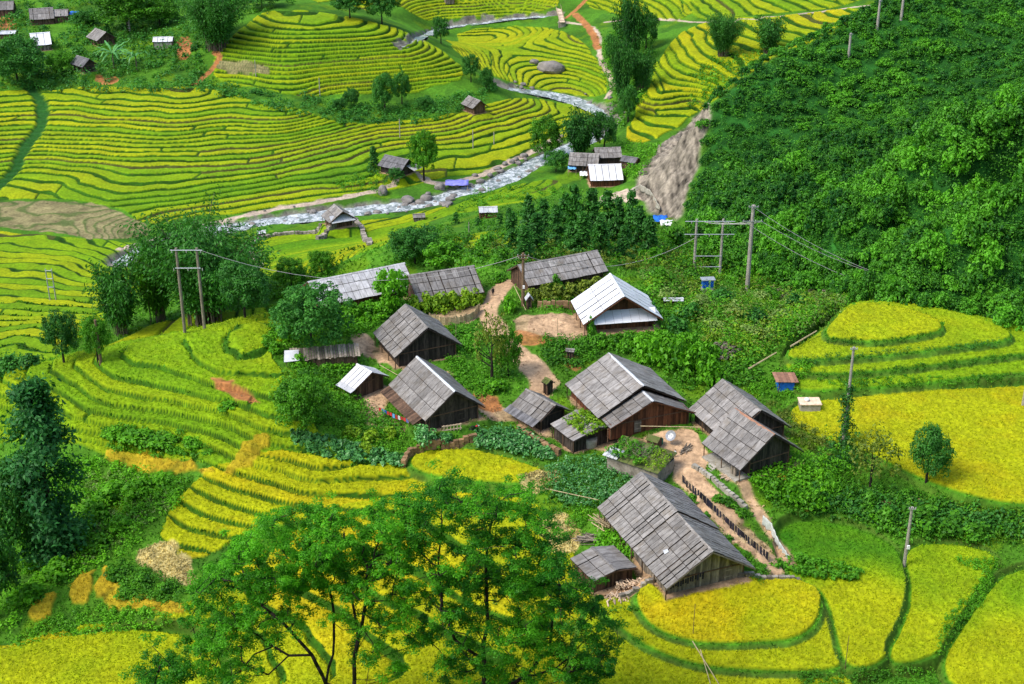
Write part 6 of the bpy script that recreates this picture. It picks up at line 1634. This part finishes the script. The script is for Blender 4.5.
# motorbike
o = empty('motorbike', at(475, 431), .2, 'dark motorbike parked beside the grey gabled house', 'motorbike')
for x in (-.62, .62):
    bm = bmesh.new(); n = 20; rings = []
    for i in range(n):
        a = 2*math.pi*i/n; ring = []
        for j in range(6):
            c = 2*math.pi*j/6; rr = .27+.05*math.cos(c); ring.append(bm.verts.new((x+rr*math.cos(a), .05*math.sin(c), .32+rr*math.sin(a))))
        rings.append(ring)
    for i in range(n):
        for j in range(6): bm.faces.new((rings[i][j], rings[(i+1) % n][j], rings[(i+1) % n][(j+1) % 6], rings[i][(j+1) % 6]))
    me = bpy.data.meshes.new('wheel'); bm.to_mesh(me); bm.free(); me.materials.append(M['rubber']); w_ = link('wheel', me, o)
    b = MB()
    for i in range(6): a = math.pi*i/6; b.tube([(x-.25*math.cos(a), 0, .32-.25*math.sin(a)), (x+.25*math.cos(a), 0, .32+.25*math.sin(a))], .012, 4)
    b.build('spokes', M['metal'], w_)
b = MB(); b.tube([(-.62, .08, .32), (-.2, .08, .5), (.2, .08, .48), (.45, 0, .95)], .04, 5); b.tube([(-.62, -.08, .32), (-.2, -.08, .5)], .04, 5); b.box((0, 0, .42), (.4, .26, .3), .5); b.build('frame', M['rubber'], o)
b = MB(); b.tube([(.1, 0, .75), (.25, 0, .82), (.42, 0, .8)], [.08, .16, .1], 8); b.build('fuel_tank', M['cloth_red'], o)
b = MB(); b.tube([(-.65, 0, .78), (-.3, 0, .80), (.08, 0, .76)], [.10, .13, .09], 6); b.build('seat', M['rubber'], o)
b = MB(); b.tube([(.62, .06, .32), (.45, .05, .98)], .03, 5); b.tube([(.62, -.06, .32), (.45, -.05, .98)], .03, 5); b.tube([(.32, -.36, 1.05), (.46, 0, 1.0), (.32, .36, 1.05)], .02, 5); b.build('handlebar', M['metal'], o)
b = MB(); b.tube([(.5, 0, .85), (.62, 0, .85)], [.06, .1], 8); b.build('headlight', M['white'], o)

# ------------------------------------------------------------------ people
def person(px, py, h, yaw, label, top_mat, leg_mat, stride=.12, reach=.0):
    o = empty('person', at(px, py), yaw, label, 'person'); k = h/1.65
    V, E, R = [], [], []
    def v(p, r, par=None):
        V.append(tuple(c*k for c in p)); R.append(r*k); 
        if par is not None: E.append((par, len(V)-1))
        return len(V)-1
    pel = v((0, 0, .90), .13); wa = v((0, 0, 1.05), .115, pel); chd = v((.02, 0, 1.25), .135, wa); nk0 = v((.02, 0, 1.38), .06, chd); nk = v((.03, 0, 1.45), .05, nk0)
    hd = v((.04, 0, 1.53), .085, nk); hd2 = v((.035, 0, 1.60), .08, hd); v((.13, 0, 1.52), .016, hd)
    for s in (-1, 1):
        hp = v((0, s*.09, .86), .09, pel); kn = v((s*stride*.6+.03, s*.10, .48), .058, hp); an = v((s*stride-.02, s*.10, .09), .038, kn); v((s*stride+.13, s*.11, .03), .03, an)
        sh = v((.02, s*.17, 1.34), .058, chd); el = v((-.02+reach*.2, s*.23, 1.08), .042, sh); wr = v((.08+reach*.3, s*.22, .86), .028, el); pm = v((.10+reach*.3, s*.22, .80), .030, wr)
        for f, L_ in enumerate((.070, .080, .076, .06)):
            b0 = v((.085+reach*.3+.018*f, s*.222, .765), .009, pm); b1 = v((.09+reach*.3+.018*f, s*.215, .765-L_*.5), .008, b0); v((.085+reach*.3+.018*f, s*.205, .765-L_), .007, b1)
        t0 = v((.14+reach*.3, s*.205, .79), .010, pm); v((.155+reach*.3, s*.198, .755), .008, t0)
    me = bpy.data.meshes.new('body'); me.from_pydata(V, E, []); body = link('body', me, o); body.modifiers.new('skin', 'SKIN')
    for i, r in enumerate(R): me.skin_vertices[0].data[i].radius = (r, r)
    me.skin_vertices[0].data[0].use_root = True
    body.modifiers.new('sub', 'SUBSURF').levels = 1; me.materials.append(M['skin'])
    def shell(name, idx, grow, mt_, par):
        mp = {i: n for n, i in enumerate(idx)}; m2 = bpy.data.meshes.new(name); m2.from_pydata([V[i] for i in idx], [(mp[a], mp[b]) for a, b in E if a in mp and b in mp], [])
        q = link(name, m2, par); q.modifiers.new('skin', 'SKIN')
        for n, i in enumerate(idx): m2.skin_vertices[0].data[n].radius = (R[i]*grow, R[i]*grow)
        m2.skin_vertices[0].data[0].use_root = True
        q.modifiers.new('sub', 'SUBSURF').levels = 1; m2.materials.append(M[mt_])
    n_leg = 4; side = (len(V)-8)//2; off = [8, 8+side]
    shell('jacket', [0, 1, 2, 3]+[off[0]+4, off[0]+5, off[0]+6, off[1]+4, off[1]+5, off[1]+6], 1.18, top_mat, o)
    shell('trousers', [0]+[off[0], off[0]+1, off[0]+2, off[1], off[1]+1, off[1]+2], 1.2, leg_mat, o)
    b = MB(); b.tube([(.0, 0, 1.50*k), (.005, 0, 1.58*k), (.02, 0, 1.67*k), (.025, 0, 1.70*k)], [.085*k, .105*k, .085*k, .03*k], 10); b.build('hair', M['hair'], o, smooth=True)
    for s in (-1, 1): b = MB(); b.tube([(.115*k, s*.035*k, 1.55*k), (.126*k, s*.035*k, 1.55*k)], [.012*k, .008*k], 6); b.build('eye', M['hair'], o)
    return o
person(493, 296, 1.6, -1.3, 'person in dark clothes walking at the top of the village path', 'cloth_dark', 'cloth_dark')
person(675, 457, 1.2, -2.3, 'child in a white top and dark trousers in the earth yard', 'white', 'cloth_dark', .10, .3)

# ---- stones, chips and litter trodden into the yards
def pebbles():
    V = []; T = []; rg = np.random.default_rng(91)
    P = []
    for poly, key in BW:
        if key in ('dirt', 'rust') and poly[:, 1].max() < 260:
            lo, hi = poly.min(0), poly.max(0); q = lo+(hi-lo)*rg.random((260, 2)); P.append(q[sdist(q[:, 0], q[:, 1], poly) > .1])
    P = np.concatenate(P); z = gz(P[:, 0], P[:, 1]); s = rg.uniform(.03, .10, len(P))*np.where(rg.random(len(P)) < .05, 2., 1)
    oct_ = np.array([(1, 0, 0), (0, 1, 0), (-1, 0, 0), (0, -1, 0), (0, 0, .8), (0, 0, -.6)], float); tri = np.array([(0, 1, 4), (1, 2, 4), (2, 3, 4), (3, 0, 4), (1, 0, 5), (2, 1, 5), (3, 2, 5), (0, 3, 5)])
    V = (oct_[None]*s[:, None, None]*rg.uniform(.6, 1.4, (len(P), 6, 1))+np.c_[P, z+s*.2][:, None]).reshape(-1, 3)
    F = (tri[None]+6*np.arange(len(P))[:, None, None]).reshape(-1, 3)
    tag(link('pebbles', np_mesh('pebbles', V, F, np.repeat(rg.random(len(P)), 6), M['mudwall'])), 'stones and litter scattered on the earth yards and paths', 'stones', None, 'stuff')
pebbles()
